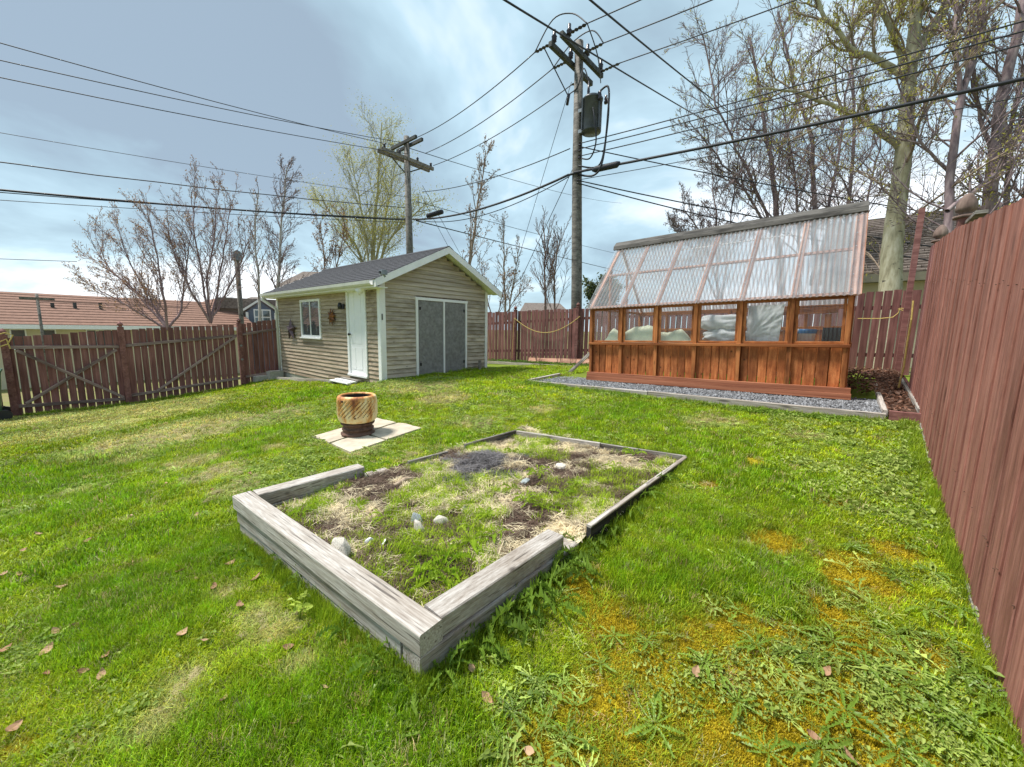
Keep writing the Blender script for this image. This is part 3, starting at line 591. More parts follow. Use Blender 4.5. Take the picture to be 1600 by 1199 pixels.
# clods of soil and ash lumps
def lump(seed, mat, n=1, rough=.35):
    rg = random.Random(seed); b = MB(); t = (1+5**.5)/2
    vs_ = [Vector(v).normalized() for v in ((-1,t,0),(1,t,0),(-1,-t,0),(1,-t,0),(0,-1,t),(0,1,t),(0,-1,-t),(0,1,-t),(t,0,-1),(t,0,1),(-t,0,-1),(-t,0,1))]
    fs = [(0,11,5),(0,5,1),(0,1,7),(0,7,10),(0,10,11),(1,5,9),(5,11,4),(11,10,2),(10,7,6),(7,1,8),(3,9,4),(3,4,2),(3,2,6),(3,6,8),(3,8,9),(4,9,5),(2,4,11),(6,2,10),(8,6,7),(9,8,1)]
    b.add([v*rg.uniform(1-rough, 1+rough*.4) for v in vs_], fs); return mesh('lump', b.V, b.F, mat)
clod = [lump(s, M['grass']) for s in range(4)]
x, y, z = bedpts(5200); m_ = len(x); sz = .004+.014*rs.rand(m_)**3; ashk = np.hypot((x+2.60)/.27, (y-2.62)/.40)+2.6*(fbm(x*5, y*5, 77, 4)-.5) < 1.0
C = np.where(ashk[:, None], np.array([.11, .105, .115])*(.4+4*rs.rand(m_, 1)**3), np.array([.12, .065, .04])*(.5+1.1*rs.rand(m_, 1)))
scatter('soil_clods', np.stack([x, y, z], -1), np.stack([sz*1.2, sz, sz*.8], -1), rs.uniform(-3, 3, (m_, 3)), rs.randint(0, 4, m_), C, clod, 'loose crumbs of brown soil and dark ash in the bed', 'soil')

# ------------------------------------------------------------------ timber-edged planting bed
def bed():
    t = thing('raised_bed', (BX0, BY0, 0.0), 'low rectangular planting bed edged with weathered grey timbers, filled with weedy soil', 'raised bed')
    H = .105; Wd = .125; top = .302
    def tim(x0, y0, x1, y1, zt, h=H, w=Wd, mat=M['timber']):
        board('timber', mat, (x0, y0, zt-h/2), (x1, y1, zt-h/2), w, h-.003, (0, 0, 1), t, ch=.006)
    yc = .84
    A = (-3.33, .755); B = (-1.21, .875)
    tim(A[0]+.0, A[1]+.06, B[0]+.0, B[1]+.05, top)                           # front, upper
    tim(A[0]+.02, A[1]+.075, -1.36, B[1]+.055, top-H)                         # front, lower
    tim(A[0]+.03, A[1]+.085, B[0]-.02, B[1]+.065, top-2*H)
    tim(-3.27, .885, -3.255, 1.72, top)                                       # left side, upper and lower
    tim(-3.265, .90, -3.25, 1.98, top-H)
    tim(-3.262, .91, -3.25, 2.0, top-2*H)
    tim(-1.285, .99, -1.265, 1.93, top)                                       # right side
    tim(-1.272, .865, -1.245, 2.08, top-H)
    tim(-1.265, .99, -1.24, 2.02, top-2*H)
    b = lambda p, q, w, th, mat=M['old_board']: board('edging_board', mat, p, q, w, th, (1, 0, 0) if abs(q[1]-p[1]) > abs(q[0]-p[0]) else (0, 1, 0), t)
    b((-1.17, 2.18, .200), (-1.13, 4.06, .220), .13, .035, M['dark_board']); b((-1.17, 2.18, .275), (-1.13, 4.06, .295), .018, .038, M['timber'])  # right rear board: face coloured as in shade, pale strip as its lit top
    b((-3.02, 3.66, .24), (-1.98, 3.86, .255), .12, .04, M['timber']); b((-2.0, 3.88, .255), (-1.13, 4.085, .255), .10, .032)      # back boards
    b((-3.16, 2.16, .20), (-3.12, 2.62, .205), .10, .03); b((-3.10, 2.85, .235), (-3.04, 3.66, .255), .10, .03)   # left rear boards
bed()
# ------------------------------------------------------------------ paving slabs
def slabs():
    c = np.array(SC)[:, :2]; names = []
    tl = thing('paving', (c[:, 0].mean(), c[:, 1].mean(), g1(c[:, 0].mean(), c[:, 1].mean())), 'small pad of four cracked pale paving slabs under the rusty fire drum', 'paving')
    zc = g1(c[:, 0].mean(), c[:, 1].mean())+.018
    def P(u, v): return (c[0]*(1-u)*(1-v)+c[1]*u*(1-v)+c[2]*u*v+c[3]*(1-u)*v)
    g = .022
    for (u0, u1, v0, v1) in ((0, .5, 0, .46), (.5, 1, 0, .46), (0, .5, .46, 1), (.5, 1, .46, 1)):
        b = MB(); q = [P(u0+g, v0+g), P(u1-g, v0+g), P(u1-g, v1-g), P(u0+g, v1-g)]
        poly = []
        for i in range(4):
            a_, b_ = q[i], q[(i+1) % 4]
            for k in range(3):
                w = a_+(b_-a_)*k/3; poly.append((w[0]+random.uniform(-.014, .014), w[1]+random.uniform(-.014, .014), g1(w[0], w[1])+.028+random.uniform(-.002, .002)))
        b.prism(poly, (0, 0, -.05)); b.build('paving_slab', M['slab'], tl)
slabs()
# ------------------------------------------------------------------ fire drum
def drum():
    p = G(560, 680); z0 = g1(p[0], p[1])+.018; c = (p[0], p[1], z0)
    t = thing('fire_drum', c, 'rusty cream washing machine drum used as a fire pit, on a brown wheel rim', 'fire pit')
    b = MB(); b.lathe([(.0, .0), (.205, .0), (.215, .012), (.215, .03), (.19, .04), (.185, .065), (.20, .075), (.20, .095), (.183, .105), (.18, .13), (.205, .145), (.215, .165), (.19, .17), (.0, .17)], c, 32); b.build('wheel_rim', M['rust'], t, True)
    b = MB(); prof = [(.0, .165), (.17, .168), (.215, .185), (.238, .215), (.245, .25)]
    n = 72; rows = 30; V = []; Fc = []
    def prf(zz): return .245
    b.lathe(prof, c, 48); o = b.build('drum_base', M['drum'], t, True)
    # side wall with diagonal embossed ribs
    for i in range(rows+1):
        zz = .25+.235*i/rows
        for k in range(n*2):
            a = 2*math.pi*k/(n*2); ph = (a*26/6.283-(zz-.25)*17.0)*6.283; env = min(1, min(i, rows-i)/3)
            r = .245+env*.008*math.sin(ph)+.002*math.sin(a*3); V.append((c[0]+r*math.cos(a), c[1]+r*math.sin(a), c[2]+zz))
    for i in range(rows):
        for k in range(n*2): Fc.append((i*n*2+k, i*n*2+(k+1) % (n*2), (i+1)*n*2+(k+1) % (n*2), (i+1)*n*2+k))
    b = MB(); b.add(V, Fc); b.build('drum_wall', M['drum'], t, True)
    b = MB(); b.lathe([(.245, .485), (.243, .505), (.232, .523), (.212, .532), (.196, .528), (.190, .515), (.19, .40), (.185, .20), (.0, .19)], c, 48); b.build('drum_rim', [M['drum']], t, True)
    b = MB(); b.lathe([(.1885, .51), (.1885, .30), (.18, .21), (.0, .205)], c, 32); b.build('charred_lining', M['black'], t, True)
    # rows of holes between the ribs
    b = MB()
    for j in range(26):
        for i in range(13):
            zz = .272+.192*i/12; a = (j+(zz-.25)*17.0+.75)/26*6.283; r = .2395; cc = Vector((c[0]+r*math.cos(a), c[1]+r*math.sin(a), c[2]+zz))
            nr = Vector((math.cos(a), math.sin(a), 0)); tx = Vector((-math.sin(a), math.cos(a), 0)); s = .0065
            b.add([cc+nr*.003+(tx*math.cos(q)+Vector((0, 0, 1))*math.sin(q))*s for q in (0, 1.05, 2.1, 3.14, 4.19, 5.24)]+[cc-nr*.004], [(0, 1, 2, 3, 4, 5)])
    tag(b.build('drum_holes', M['rust'], t), kind='stuff')
    for (a, zz, s) in ((R(-72), .475, .014), (R(-35), .262, .012), (R(200), .47, .012)):
        b = MB(); nr = Vector((math.cos(a), math.sin(a), 0)); cc = Vector(c)+nr*.238+Vector((0, 0, zz)); b.tube([cc, cc+nr*.02], s, 8); b.build('bolt', M['rust'], t)
drum()

# ------------------------------------------------------------------ right fence (runs away from the viewer)
def right_fence():
    path = [(.62, .9, .0, 1.95), (.62, 2.18, .12, 2.12), (.62, 2.81, .22, 2.20), (.63, 3.48, .30, 2.285), (.65, 4.56, .42, 2.42), (.72, 6.16, .59, 2.64), (.77, 8.2, .75, 2.81), (.98, 10.4, .82, 2.90), (1.14, 11.75, .80, 2.75)]
    path = [(a, b, c, d-c) for a, b, c, d in path]
    ys_ = [p[1] for p in path]; fx_ = lambda y: np.interp(y, ys_, [p[0] for p in path]); fz = lambda y: np.interp(y, ys_, [p[2] for p in path]); fh = lambda y: np.interp(y, ys_, [p[3] for p in path])
    t = thing('board_fence', (.63, 1, 0), 'tall solid red brown board fence running along the right side of the lawn', 'fence')
    y = .92; k = 0
    while y < 11.7:
        w = random.choice((.092, .112, .135, .14, .125)); yc = y+w/2; x = float(fx_(yc))+(.006 if k % 2 else -.004)+random.uniform(-.002, .002); z = float(fz(yc)); h = float(fh(yc))
        dx = float(fx_(yc+.1)-fx_(yc-.1))/.2; nrm = (-1, dx, 0)
        ln = random.uniform(-.006, .006)
        board('board', M['fence_red'] if y < 7.6 else M['fence_mar'], (x, yc+ln, z-.02), (x, yc-ln, z+h+random.uniform(-.006, .006)), w+.012, .018, nrm, t)
        y += w-.002; k += 1
    for zz in (.35, 1.0, 1.62):
        for a in range(len(path)-1):
            p, q = path[a], path[a+1]; board('rail', M['fence_mar'], (p[0]+.05, p[1], p[2]+zz), (q[0]+.05, q[1], q[2]+zz), .085, .038, (1, 0, 0), t)
    b = MB(); y = .97
    while y < 8:
        for zz in (.35, 1.55):
            if random.random() < .45: continue
            x = float(fx_(y))-.018; z = float(fz(y))+zz+random.uniform(-.022, .022); b.tube([(x+.004, y, z), (x-.002, y, z)], .0026, 5)
        y += random.choice((.045, .075, .06))
    tag(b.build('nail_heads', M['rust'], t), kind='stuff')
    # posts of the fence with wooden finials seen over the top
    for (px, pyt, pyb, d, s) in ((1497, 316, 352, 3.2, 1.15), (1447, 366, 388, 5.2, 1.0)):
        p = aty(px, pyb, 0.1) if False else None
    for yy, big in ((6.25, 1.0), (8.75, 1.0)):
        xx = float(fx_(yy))+.07; zb = float(fz(yy)); ht = float(fh(yy))+.10
        b = MB(); b.box((xx-.05, yy-.05, zb-.1), (xx+.05, yy+.05, zb+ht+.02)); po = b.build('post', M['fence_mar'], t)
        b = MB(); b.lathe([(.0, 0), (.09, 0), (.09, .025), (.048, .035), (.045, .05), (.075, .07), (.082, .10), (.076, .15), (.055, .20), (.03, .235), (.0, .25)], (xx, yy, zb+ht+.02), 12); b.build('finial', M['bark_brown'], t, True)
    b = MB(); b.box((.79, 5.75, 2.70), (.87, 6.2, 2.73)); b.build('cap_board', M['old_board'], t)
    p = aty(1441, 326, 11.4); b = MB(); b.box((float(p[0])-.045, 11.35, .8), (float(p[0])+.045, 11.45, float(p[2]))); b.build('tall_post', M['fence_mar'], t)
    # pale mossy bottom trim
    for a in range(1, 5):
        p, q = path[a], path[a+1]; board('kickboard', M['old_board'], (p[0]-.008, p[1], p[2]-.03), (q[0]-.008, q[1], q[2]-.03), .09, .02, (-1, 0, 0), t)
right_fence()
# ------------------------------------------------------------------ back fence
def finial(b, c, s=1.0): b.lathe([(.0, 0), (.052*s, 0), (.052*s, .015), (.028*s, .02), (.028*s, .04), (.045*s, .055), (.05*s, .08), (.035*s, .11), (.0, .15)], c, 10)
def back_fence():
    A = np.array([-10.7, 10.8]); B = np.array([1.12, 11.85]); L = np.linalg.norm(B-A); d = (B-A)/L; nrm = (d[1], -d[0], 0)
    xs_ = [-10.7, -6.4, .3, 1.12]; zb = [.28, .50, .70, .72]; zt = [2.16, 2.27, 2.50, 2.53]
    t = thing('board_fence', (-5, 11.3, .4), 'maroon vertical board fence along the back, behind the greenhouse', 'fence')
    s = .07
    while s < L:
        p = A+d*s; w = random.uniform(.118, .135); h = float(np.interp(p[0], xs_, zt))+random.uniform(-.02, .02); z = float(np.interp(p[0], xs_, zb)); ln = random.uniform(-.008, .008)
        board('board', M['fence_mar'], (p[0], p[1], z), (p[0]+ln, p[1], h), w, .018, nrm, t); s += .146
    n3 = Vector(nrm)
    for off in (.42, 1.45):
        for a in range(3):
            p = Vector((xs_[a], A[1]+(xs_[a]-A[0])*d[1]/d[0], zb[a]+off)); q = Vector((xs_[a+1], A[1]+(xs_[a+1]-A[0])*d[1]/d[0], zb[a+1]+off)); board('rail', M['fence_mar'], p-n3*.032, q-n3*.032, .085, .038, nrm, t)
    for px in (805, 909):
        xx = -9.15 if px == 805 else -6.7; yy = A[1]+(xx-A[0])*d[1]/d[0]-.06; zz = float(np.interp(xx, xs_, zt)); z = float(np.interp(xx, xs_, zb))
        b = MB(); b.box((xx-.05, yy-.05, z-.05), (xx+.05, yy+.05, zz+.03)); b.build('post', M['fence_mar'], t)
        b = MB(); finial(b, (xx, yy, zz+.03), 1.3); b.build('finial', M['fence_mar'], t, True)
    b = MB()
    # lower skirt board at the right
    board('skirt_board', M['fence_mar'], (.15, 11.70, .66), (1.05, 11.78, .66), .16, .03, nrm, t)
back_fence()
# ------------------------------------------------------------------ left fence with two gates
def left_fence():
    X0 = -13.4; yk = [-.75, 1.1, 3.5, 4.6]; tk = [1.18, 1.38, 1.56, 1.74]; bk = [-.52, -.52, -.28, -.02]
    top = lambda y: float(np.interp(y, yk, tk)); bot = lambda y: float(np.interp(y, yk, bk))
    def seg(t, y0, y1, r1, r2):
        y = y0+.06; k = 0
        while y < y1-.03:
            ln = random.uniform(-.007, .007); board('board', M['fence_mar'], (X0-.02, y+ln, bot(y)+random.uniform(-.02, .02)), (X0-.02, y-ln, top(y)+random.uniform(-.012, .012)), random.uniform(.110, .122), .018, (1, 0, 0), t); y += .134
        for (a, b_) in (r1, r2): board('rail', M['fence_pale'], (X0+.012, y0, a), (X0+.012, y1, b_), .07, .034, (1, 0, 0), t)
    t = thing('wooden_gate', (X0, .3, -.5), 'maroon slatted gate with a big X brace at the far left', 'gate')
    seg(t, -.67, 1.03, (.99, .97), (-.27, -.31))
    board('brace', M['fence_pale'], (X0+.046, -.5, -.22), (X0+.046, .98, .90), .06, .03, (1, 0, 0), t); board('brace', M['fence_pale'], (X0+.078, -.52, .93), (X0+.078, 1.0, -.26), .06, .03, (1, 0, 0), t)
    t = thing('wooden_gate', (X0, 2.3, -.4), 'maroon slatted gate with one diagonal brace, next to the shed end of the fence', 'gate')
    seg(t, 1.15, 3.46, (.99, 1.235), (-.24, .0))
    board('brace', M['fence_pale'], (X0+.046, 1.62, -.18), (X0+.046, 3.42, 1.20), .06, .03, (1, 0, 0), t)
    t = thing('board_fence', (X0, 4.0, -.2), 'short maroon fence piece between the gate post and the shed', 'fence')
    seg(t, 3.60, 4.55, (1.27, 1.44), (.03, .13))
    t = thing('board_fence', (X0, -2, -.5), 'maroon fence section left of the X braced gate', 'fence')
    seg(t, -3.2, -.78, (.98, .99), (-.28, -.27))
    for yy, lab in ((-.66, 'maroon fence post with finial by the green bin'), (1.09, 'maroon fence post with pointed finial between the two gates'), (3.53, 'maroon fence post with latches right of the single brace gate')):
        t = thing('fence_post', (X0, yy, bot(yy)), lab, 'post')
        b = MB(); h = top(yy)+(.02 if yy > 3 else .05); b.box((X0-.03, yy-.055, bot(yy)-.12), (X0+.08, yy+.055, h)); b.build('post_body', M['fence_mar'], t)
        b = MB(); finial(b, (X0+.025, yy, h), 1.15); b.build('finial', M['fence_mar'], t, True)
        if yy > 3:
            for zz in (.95, .55):
                b = MB(); b.tube([(X0+.08, yy, zz), (X0+.10, yy, zz)], .03, 10); b.build('latch', M['steel'], t)
    b = MB(); b.tube([atx(-6, 524, X0+.15), atx(8, 520, X0+.2), atx(20, 524, X0+.18), atx(12, 538, X0+.2), atx(-4, 543, X0+.15)], .012, 6)
    b.tube([atx(-4, 536, X0+.15), atx(10, 530, X0+.22), atx(16, 545, X0+.2)], .012, 6)
    tag(b.build('rope', M['rope']), 'yellow rope coiled on the fence post by the green bin', 'rope')
left_fence()
def bin_():
    p = (-13.12, -1.05, -.47); t = thing('wheelie_bin', p, 'green wheeled bin with a black wheel at the left edge', 'bin')
    b = MB(); V = []
    for z, s in ((0.06, .22), (.92, .28), (.98, .30)):
        V += [(p[0]-s, p[1]-s, p[2]+z), (p[0]+s, p[1]-s, p[2]+z), (p[0]+s, p[1]+s, p[2]+z), (p[0]-s, p[1]+s, p[2]+z)]
    b.add(V, [(0, 3, 2, 1), (0, 1, 5, 4), (1, 2, 6, 5), (2, 3, 7, 6), (3, 0, 4, 7), (4, 5, 9, 8), (5, 6, 10, 9), (6, 7, 11, 10), (7, 4, 8, 11), (8, 9, 10, 11)]); b.build('body', M['green_bin'], t)
    b = MB(); b.box((p[0]-.31, p[1]-.31, p[2]+.985), (p[0]+.31, p[1]+.31, p[2]+1.02)); b.build('lid', M['green_bin'], t)
    for s in (1, -1):
        b = MB(); b.tube([(p[0]+s*.24, p[1]+.27, p[2]+.11), (p[0]+s*.30, p[1]+.27, p[2]+.11)], .11, 18); b.build('wheel', M['black'], t)
bin_()

# ------------------------------------------------------------------ shed
def shed():
    x0, x1, y0, y1 = -13.42, -7.62, 4.6, 7.82; zb, wt_ = .34, 2.58; yr = 6.21; zr = 3.36
    t = thing('garden_shed', (-10.5, 6.2, .2), 'weathered grey clapboard shed with white trim, white door and grey double doors', 'shed')
    b = MB(); b.box((x0+.02, y0+.03, .1), (x1-.03, y1-.02, wt_-.05)); b.prism([(x1-.03, y0+.03, wt_-.05), (x1-.03, y1-.02, wt_-.05), (x1-.03, yr, zr-.12)], (x0-x1+.05, 0, 0)); b.build('wall', M['siding2'], t)
    b = MB(); b.box((x0-.01, y0-.01, -.3), (x1+.01, y1, .14)); b.build('foundation', M['concrete'], t)
    door = (-9.04, -8.18, .44, 2.47); win = (-11.68, -10.46, 1.24, 2.25)
    e = .0975; z = .12; k = 0
    while z < wt_-.02:
        zc = z+e/2; segs = [(x0+.02, x1-.05)]
        for (a, c, l, h) in (door, win):
            if h > zc > l-.03:
                ns = []
                for s in segs:
                    if s[0] < a < s[1]: ns += [(s[0], a), (c, s[1])]
                    else: ns.append(s)
                segs = ns
        for (a, c) in segs:
            jo = random.uniform(a, c) if c-a > 3.0 else None; pieces = [(a, c)] if jo is None or jo-a < .6 or c-jo < .6 else [(a, jo), (jo+.003, c)]
            for (q0, q1) in pieces:
                board('siding_board', M['siding'], (q0, y0-.004+random.uniform(-.002, .002), zc), (q1, y0-.004+random.uniform(-.002, .002), zc+random.uniform(-.003, .003)), e+.014, .020, (0, -1, .26), t, ch=.003)
        z += e; k += 1
    dd = (5.50, 7.03, .36, 2.20)
    z = .24
    while z < zr-.1:
        zc = z+e/2; a, c = y0+.05, y1-.05
        if zc > wt_-.02:
            f = (zc+.05-wt_)/(zr-wt_); a = y0+(yr-y0)*f; c = y1-(y1-yr)*f
        if c-a > .15:
            segs = [(a, dd[0]), (dd[1], c)] if dd[2] < zc < dd[3]+.04 else [(a, c)]
            for (q0, q1) in segs:
                board('siding_board', M['siding2'], (x1+.004+random.uniform(-.003, .003), q0, zc+random.uniform(-.004, .004)), (x1+.004+random.uniform(-.003, .003), q1, zc+random.uniform(-.004, .004)), e+.014, .020, (1, 0, .26), t, ch=.003)
        z += e
    tr = lambda nm, p, q, w, th, f, m=M['white']: board(nm, m, p, q, w, th, f, t, ch=.003)
    # corner trims
    tr('corner_trim', (x1-.045, y0-.022, .12), (x1-.045, y0-.022, wt_-.03), .10, .02, (0, -1, 0)); tr('corner_trim', (x1+.022, y0+.03, .16), (x1+.022, y0+.03, wt_+.02), .13, .02, (1, 0, 0))
    tr('corner_trim', (x0+.03, y0-.022, .0), (x0+.03, y0-.022, wt_-.03), .08, .02, (0, -1, 0)); tr('corner_trim', (x1+.022, y1-.03, .3), (x1+.022, y1-.03, wt_-.05), .09, .02, (1, 0, 0))
    # entry door
    a, c, l, h = door; yf = y0-.03
    tr('door_frame', (a+.03, yf, l), (a+.03, yf, h), .085, .03, (0, -1, 0)); tr('door_frame', (c-.03, yf, l), (c-.03, yf, h), .07, .03, (0, -1, 0)); tr('door_frame', (a-.015, yf-.002, h+.03), (c+.01, yf-.002, h+.03), .07, .035, (0, -1, 0)); tr('door_sill', (a-.01, yf-.01, l-.025), (c+.01, yf-.01, l-.025), .05, .06, (0, -1, 0))
    b = MB(); b.box((a+.072, y0-.015, l+.003), (c-.065, y0+.03, h-.005)); dr = b.build('entry_door', M['plastic_white'], t)
    for (u0, u1, v0, v1) in ((.14, .34, .12, .62), (.42, .64, .12, .62), (.14, .34, .72, 1.32), (.42, .64, .72, 1.32), (.14, .34, 1.42, 1.88), (.42, .64, 1.42, 1.88)):
        b = MB(); b.box((a+u0, y0-.021, l+v0), (a+u1-.02, y0-.0155, l+v1)); b.build('door_panel', M['plastic_white'], dr)
    b = MB(); b.lathe([(.0, .0), (.012, .0), (.012, .03), (.03, .04), (.032, .06), (.02, .075), (.0, .078)], (0, 0, 0), 12); mk = mesh('door_knob', b.V, b.F, M['black'], True); obj('door_knob', mk, dr, Matrix.Translation((a+.13, y0-.016, l+.93)) @ Euler((R(90), 0, 0)).to_matrix().to_4x4())
    # window
    a, c, l, h = win; w = thing
    wf = MB(); f_ = .06
    for q in (((a, yf-.015, l), (a+f_, yf+.02, h)), ((c-f_, yf-.015, l), (c, yf+.02, h)), ((a+f_, yf-.015, h-f_), (c-f_, yf+.02, h)), ((a+f_, yf-.015, l), (c-f_, yf+.02, l+f_)), (((a+c)/2-.02, yf-.008, l+f_), ((a+c)/2+.02, yf+.02, h-f_))): wf.box(*q)
    wo_ = wf.build('window_frame', M['plastic_white'], t)
    for (u0, u1, dy) in ((a+f_, (a+c)/2-.02, 0.008), ((a+c)/2+.02, c-f_, .002)):
        b = MB(); b.box((u0, yf+dy, l+f_), (u1, yf+dy+.006, h-f_)); b.build('window_pane', M['glass'], wo_)
    tr('window_sill', (a-.03, yf-.02, l-.02), (c+.03, yf-.02, l-.02), .035, .06, (0, -1, 0))
    # double doors on the gable
    l, h = dd[2], dd[3]; xf = x1+.03; ym = 6.28
    for (q0, q1, off) in ((dd[0]+.045, ym-.012, .0), (ym+.035, dd[1]-.04, .006)):
        b = MB(); b.box((x1-.01, q0, l+.02), (xf+off, q1, h-.03)); o = b.build('barn_door', M['grey_door'], t)
        for hz_ in (.3, 1.6):
            b2 = MB(); yq = q0+.02 if q0 < 6 else q1-.06; b2.box((xf+off, yq, l+hz_), (xf+off+.008, yq+.05, l+hz_+.07)); b2.build('hinge', M['black'], o)
    tr('door_trim', (xf, dd[0], l), (xf, dd[0], h), .06, .03, (1, 0, 0)); tr('door_trim', (xf, dd[1], l), (xf, dd[1], h), .055, .03, (1, 0, 0)); tr('door_trim', (xf+.003, dd[0]-.04, h+.015), (xf+.003, dd[1]+.04, h+.015), .065, .035, (1, 0, 0)); tr('door_trim', (xf+.012, ym+.01, l), (xf+.012, ym+.01, h-.02), .04, .03, (1, 0, 0))
    # roof
    ov = .32; ex = .30; ye0, ye1 = y0-ex, y1+.24; sl_ = (zr-wt_)/(yr-y0)
    rz = lambda y: zr+.07-sl_*abs(y-yr)
    xa, xb = x0-.22, x1+ov
    th = .045
    for (ya, yb_) in ((ye0, yr), (ye1, yr)):
        b = MB(); b.prism([(xa, ya, rz(ya)), (xa, ya, rz(ya)-th), (xa, yb_, rz(yb_)-th), (xa, yb_, rz(yb_))], (xb-xa, 0, 0)); b.build('roof_deck', M['white'], t)
    n = 13
    for side in (0, 1):
        ya = ye0-.02 if side == 0 else ye1+.02
        for i in range(n):
            f0, f1 = i/n, (i+1)/n; q0 = ya+(yr-ya)*f0; q1 = ya+(yr-ya)*min(1, f1+.02/n); nt = 19
            if side == 0:
                for j in range(nt):
                    u0 = xa-.02+(xb-xa+.04)*(j+(.5 if i % 2 else 0))/nt; u1 = min(xb+.02, u0+(xb-xa+.04)/nt-.006)
                    if u0 >= xb: continue
                    dz = random.uniform(0, .003); b = MB(); b.add([(u0, q0, rz(q0)+.014+dz), (u1, q0, rz(q0)+.014+dz), (u1, q1, rz(q1)+.004), (u0, q1, rz(q1)+.004), (u0, q0, rz(q0)+.001), (u1, q0, rz(q0)+.001)], [(0, 1, 2, 3), (4, 5, 1, 0), (5, 2, 1), (4, 0, 3)]); b.build('shingle', M['shingle'], t)
            else:
                b = MB(); b.add([(xa-.02, q0, rz(q0)+.014), (xb+.02, q0, rz(q0)+.014), (xb+.02, q1, rz(q1)+.004), (xa-.02, q1, rz(q1)+.004), (xa-.02, q0, rz(q0)+.001), (xb+.02, q0, rz(q0)+.001)], [(3, 2, 1, 0), (0, 1, 5, 4)]); b.build('shingle_course', M['shingle'], t)
    b = MB(); b.prism([(xa-.02, yr-.12, rz(yr-.12)+.018), (xa-.02, yr, rz(yr)+.024), (xa-.02, yr+.12, rz(yr+.12)+.018), (xa-.02, yr, rz(yr)+.004)], (xb-xa+.04, 0, 0)); b.build('ridge_cap', M['shingle'], t)
    # rake boards on the gable
    for ya in (ye0, ye1):
        b = MB(); b.prism([(xb, ya, rz(ya)), (xb, yr, rz(yr)), (xb, yr, rz(yr)-.15), (xb, ya, rz(ya)-.15)], (.02, 0, 0)); b.build('rake_board', M['white'], t)
        b = MB(); b.prism([(xb-.001, ya, rz(ya)-.051), (xb-.001, yr, rz(yr)-.051), (xb-.001, yr, rz(yr)-.062), (xb-.001, ya, rz(ya)-.062)], (x1-xb, 0, 0)); b.build('soffit', M['white'], t)
    # fascia, soffit and gutter at the eave
    z0_ = rz(ye0); b = MB(); b.box((xa, ye0-.001, z0_-.16), (xb-.002, ye0+.018, z0_-.046)); b.build('fascia', M['white'], t)
    b = MB(); b.box((xa, ye0+.02, z0_-.155), (xb-.03, y0, z0_-.14)); b.build('soffit', M['white'], t)
    b = MB(); pr = [(-.012, .0), (-.012, -.09), (-.06, -.095), (-.095, -.06), (-.105, -.0), (-.098, .0), (-.088, -.055), (-.055, -.085), (-.02, -.082), (-.02, .0)]
    b.prism([(xa-.04, ye0+q[0], z0_-.03+q[1]) for q in pr], (xb-xa-.02, 0, 0)); b.build('gutter', M['gutter'], t)
    # downspout at the left corner
    xd = x0-.02
    b = MB(); b.tube([(xa+.05, ye0-.06, z0_-.10), (xa+.05, ye0-.04, z0_-.2), (xd+.05, y0-.1, z0_-.42), (xd+.05, y0-.07, z0_-.5), (xd+.05, y0-.07, .1)], .035, 8); b.build('downspout', M['gutter'], t, True)
    b = MB(); b.box((x1+.034, y0-.005, .0+1.7), (x1+.04, y0+.02, 1.83)); b.build('number_mark', M['black'], t)
    board('patch_board', wood('raw_patch', (.4,.3,.18), (.55,.44,.28), (.65,.55,.4)), (x1+.02, 4.68, 1.50), (x1+.02, 4.96, 1.53), .03, .012, (1, 0, 0), t)
    return door, win, x1, y0, z0_
SH = shed()
def star(name, mat, c, Rr, r, dz, lab, n=5, rot=0):
    V = [(0, -dz, 0)]
    for k in range(2*n):
        a = math.pi*k/n+math.pi/2+rot; rr = Rr if k % 2 == 0 else r; V.append((rr*math.cos(a), 0, rr*math.sin(a)))
    V.append((0, .01, 0)); Fc = [(0, 1+(k+1) % (2*n), 1+k) for k in range(2*n)]+[(2*n+1, 1+k, 1+(k+1) % (2*n)) for k in range(2*n)]
    m = mesh(name, V, Fc, mat); return tag(obj(name, m, None, Matrix.Translation(c)), lab, 'wall ornament')
star('barn_star', M['star'], (-12.32, 4.53, 1.42), .36, .13, .08, 'dark metal star hanging on the siding left of the shed window')
star('sun_ornament', M['star2'], (-9.78, 4.545, 1.78), .24, .10, .06, 'rusty flower shaped ornament between the shed window and door', 8, .2)
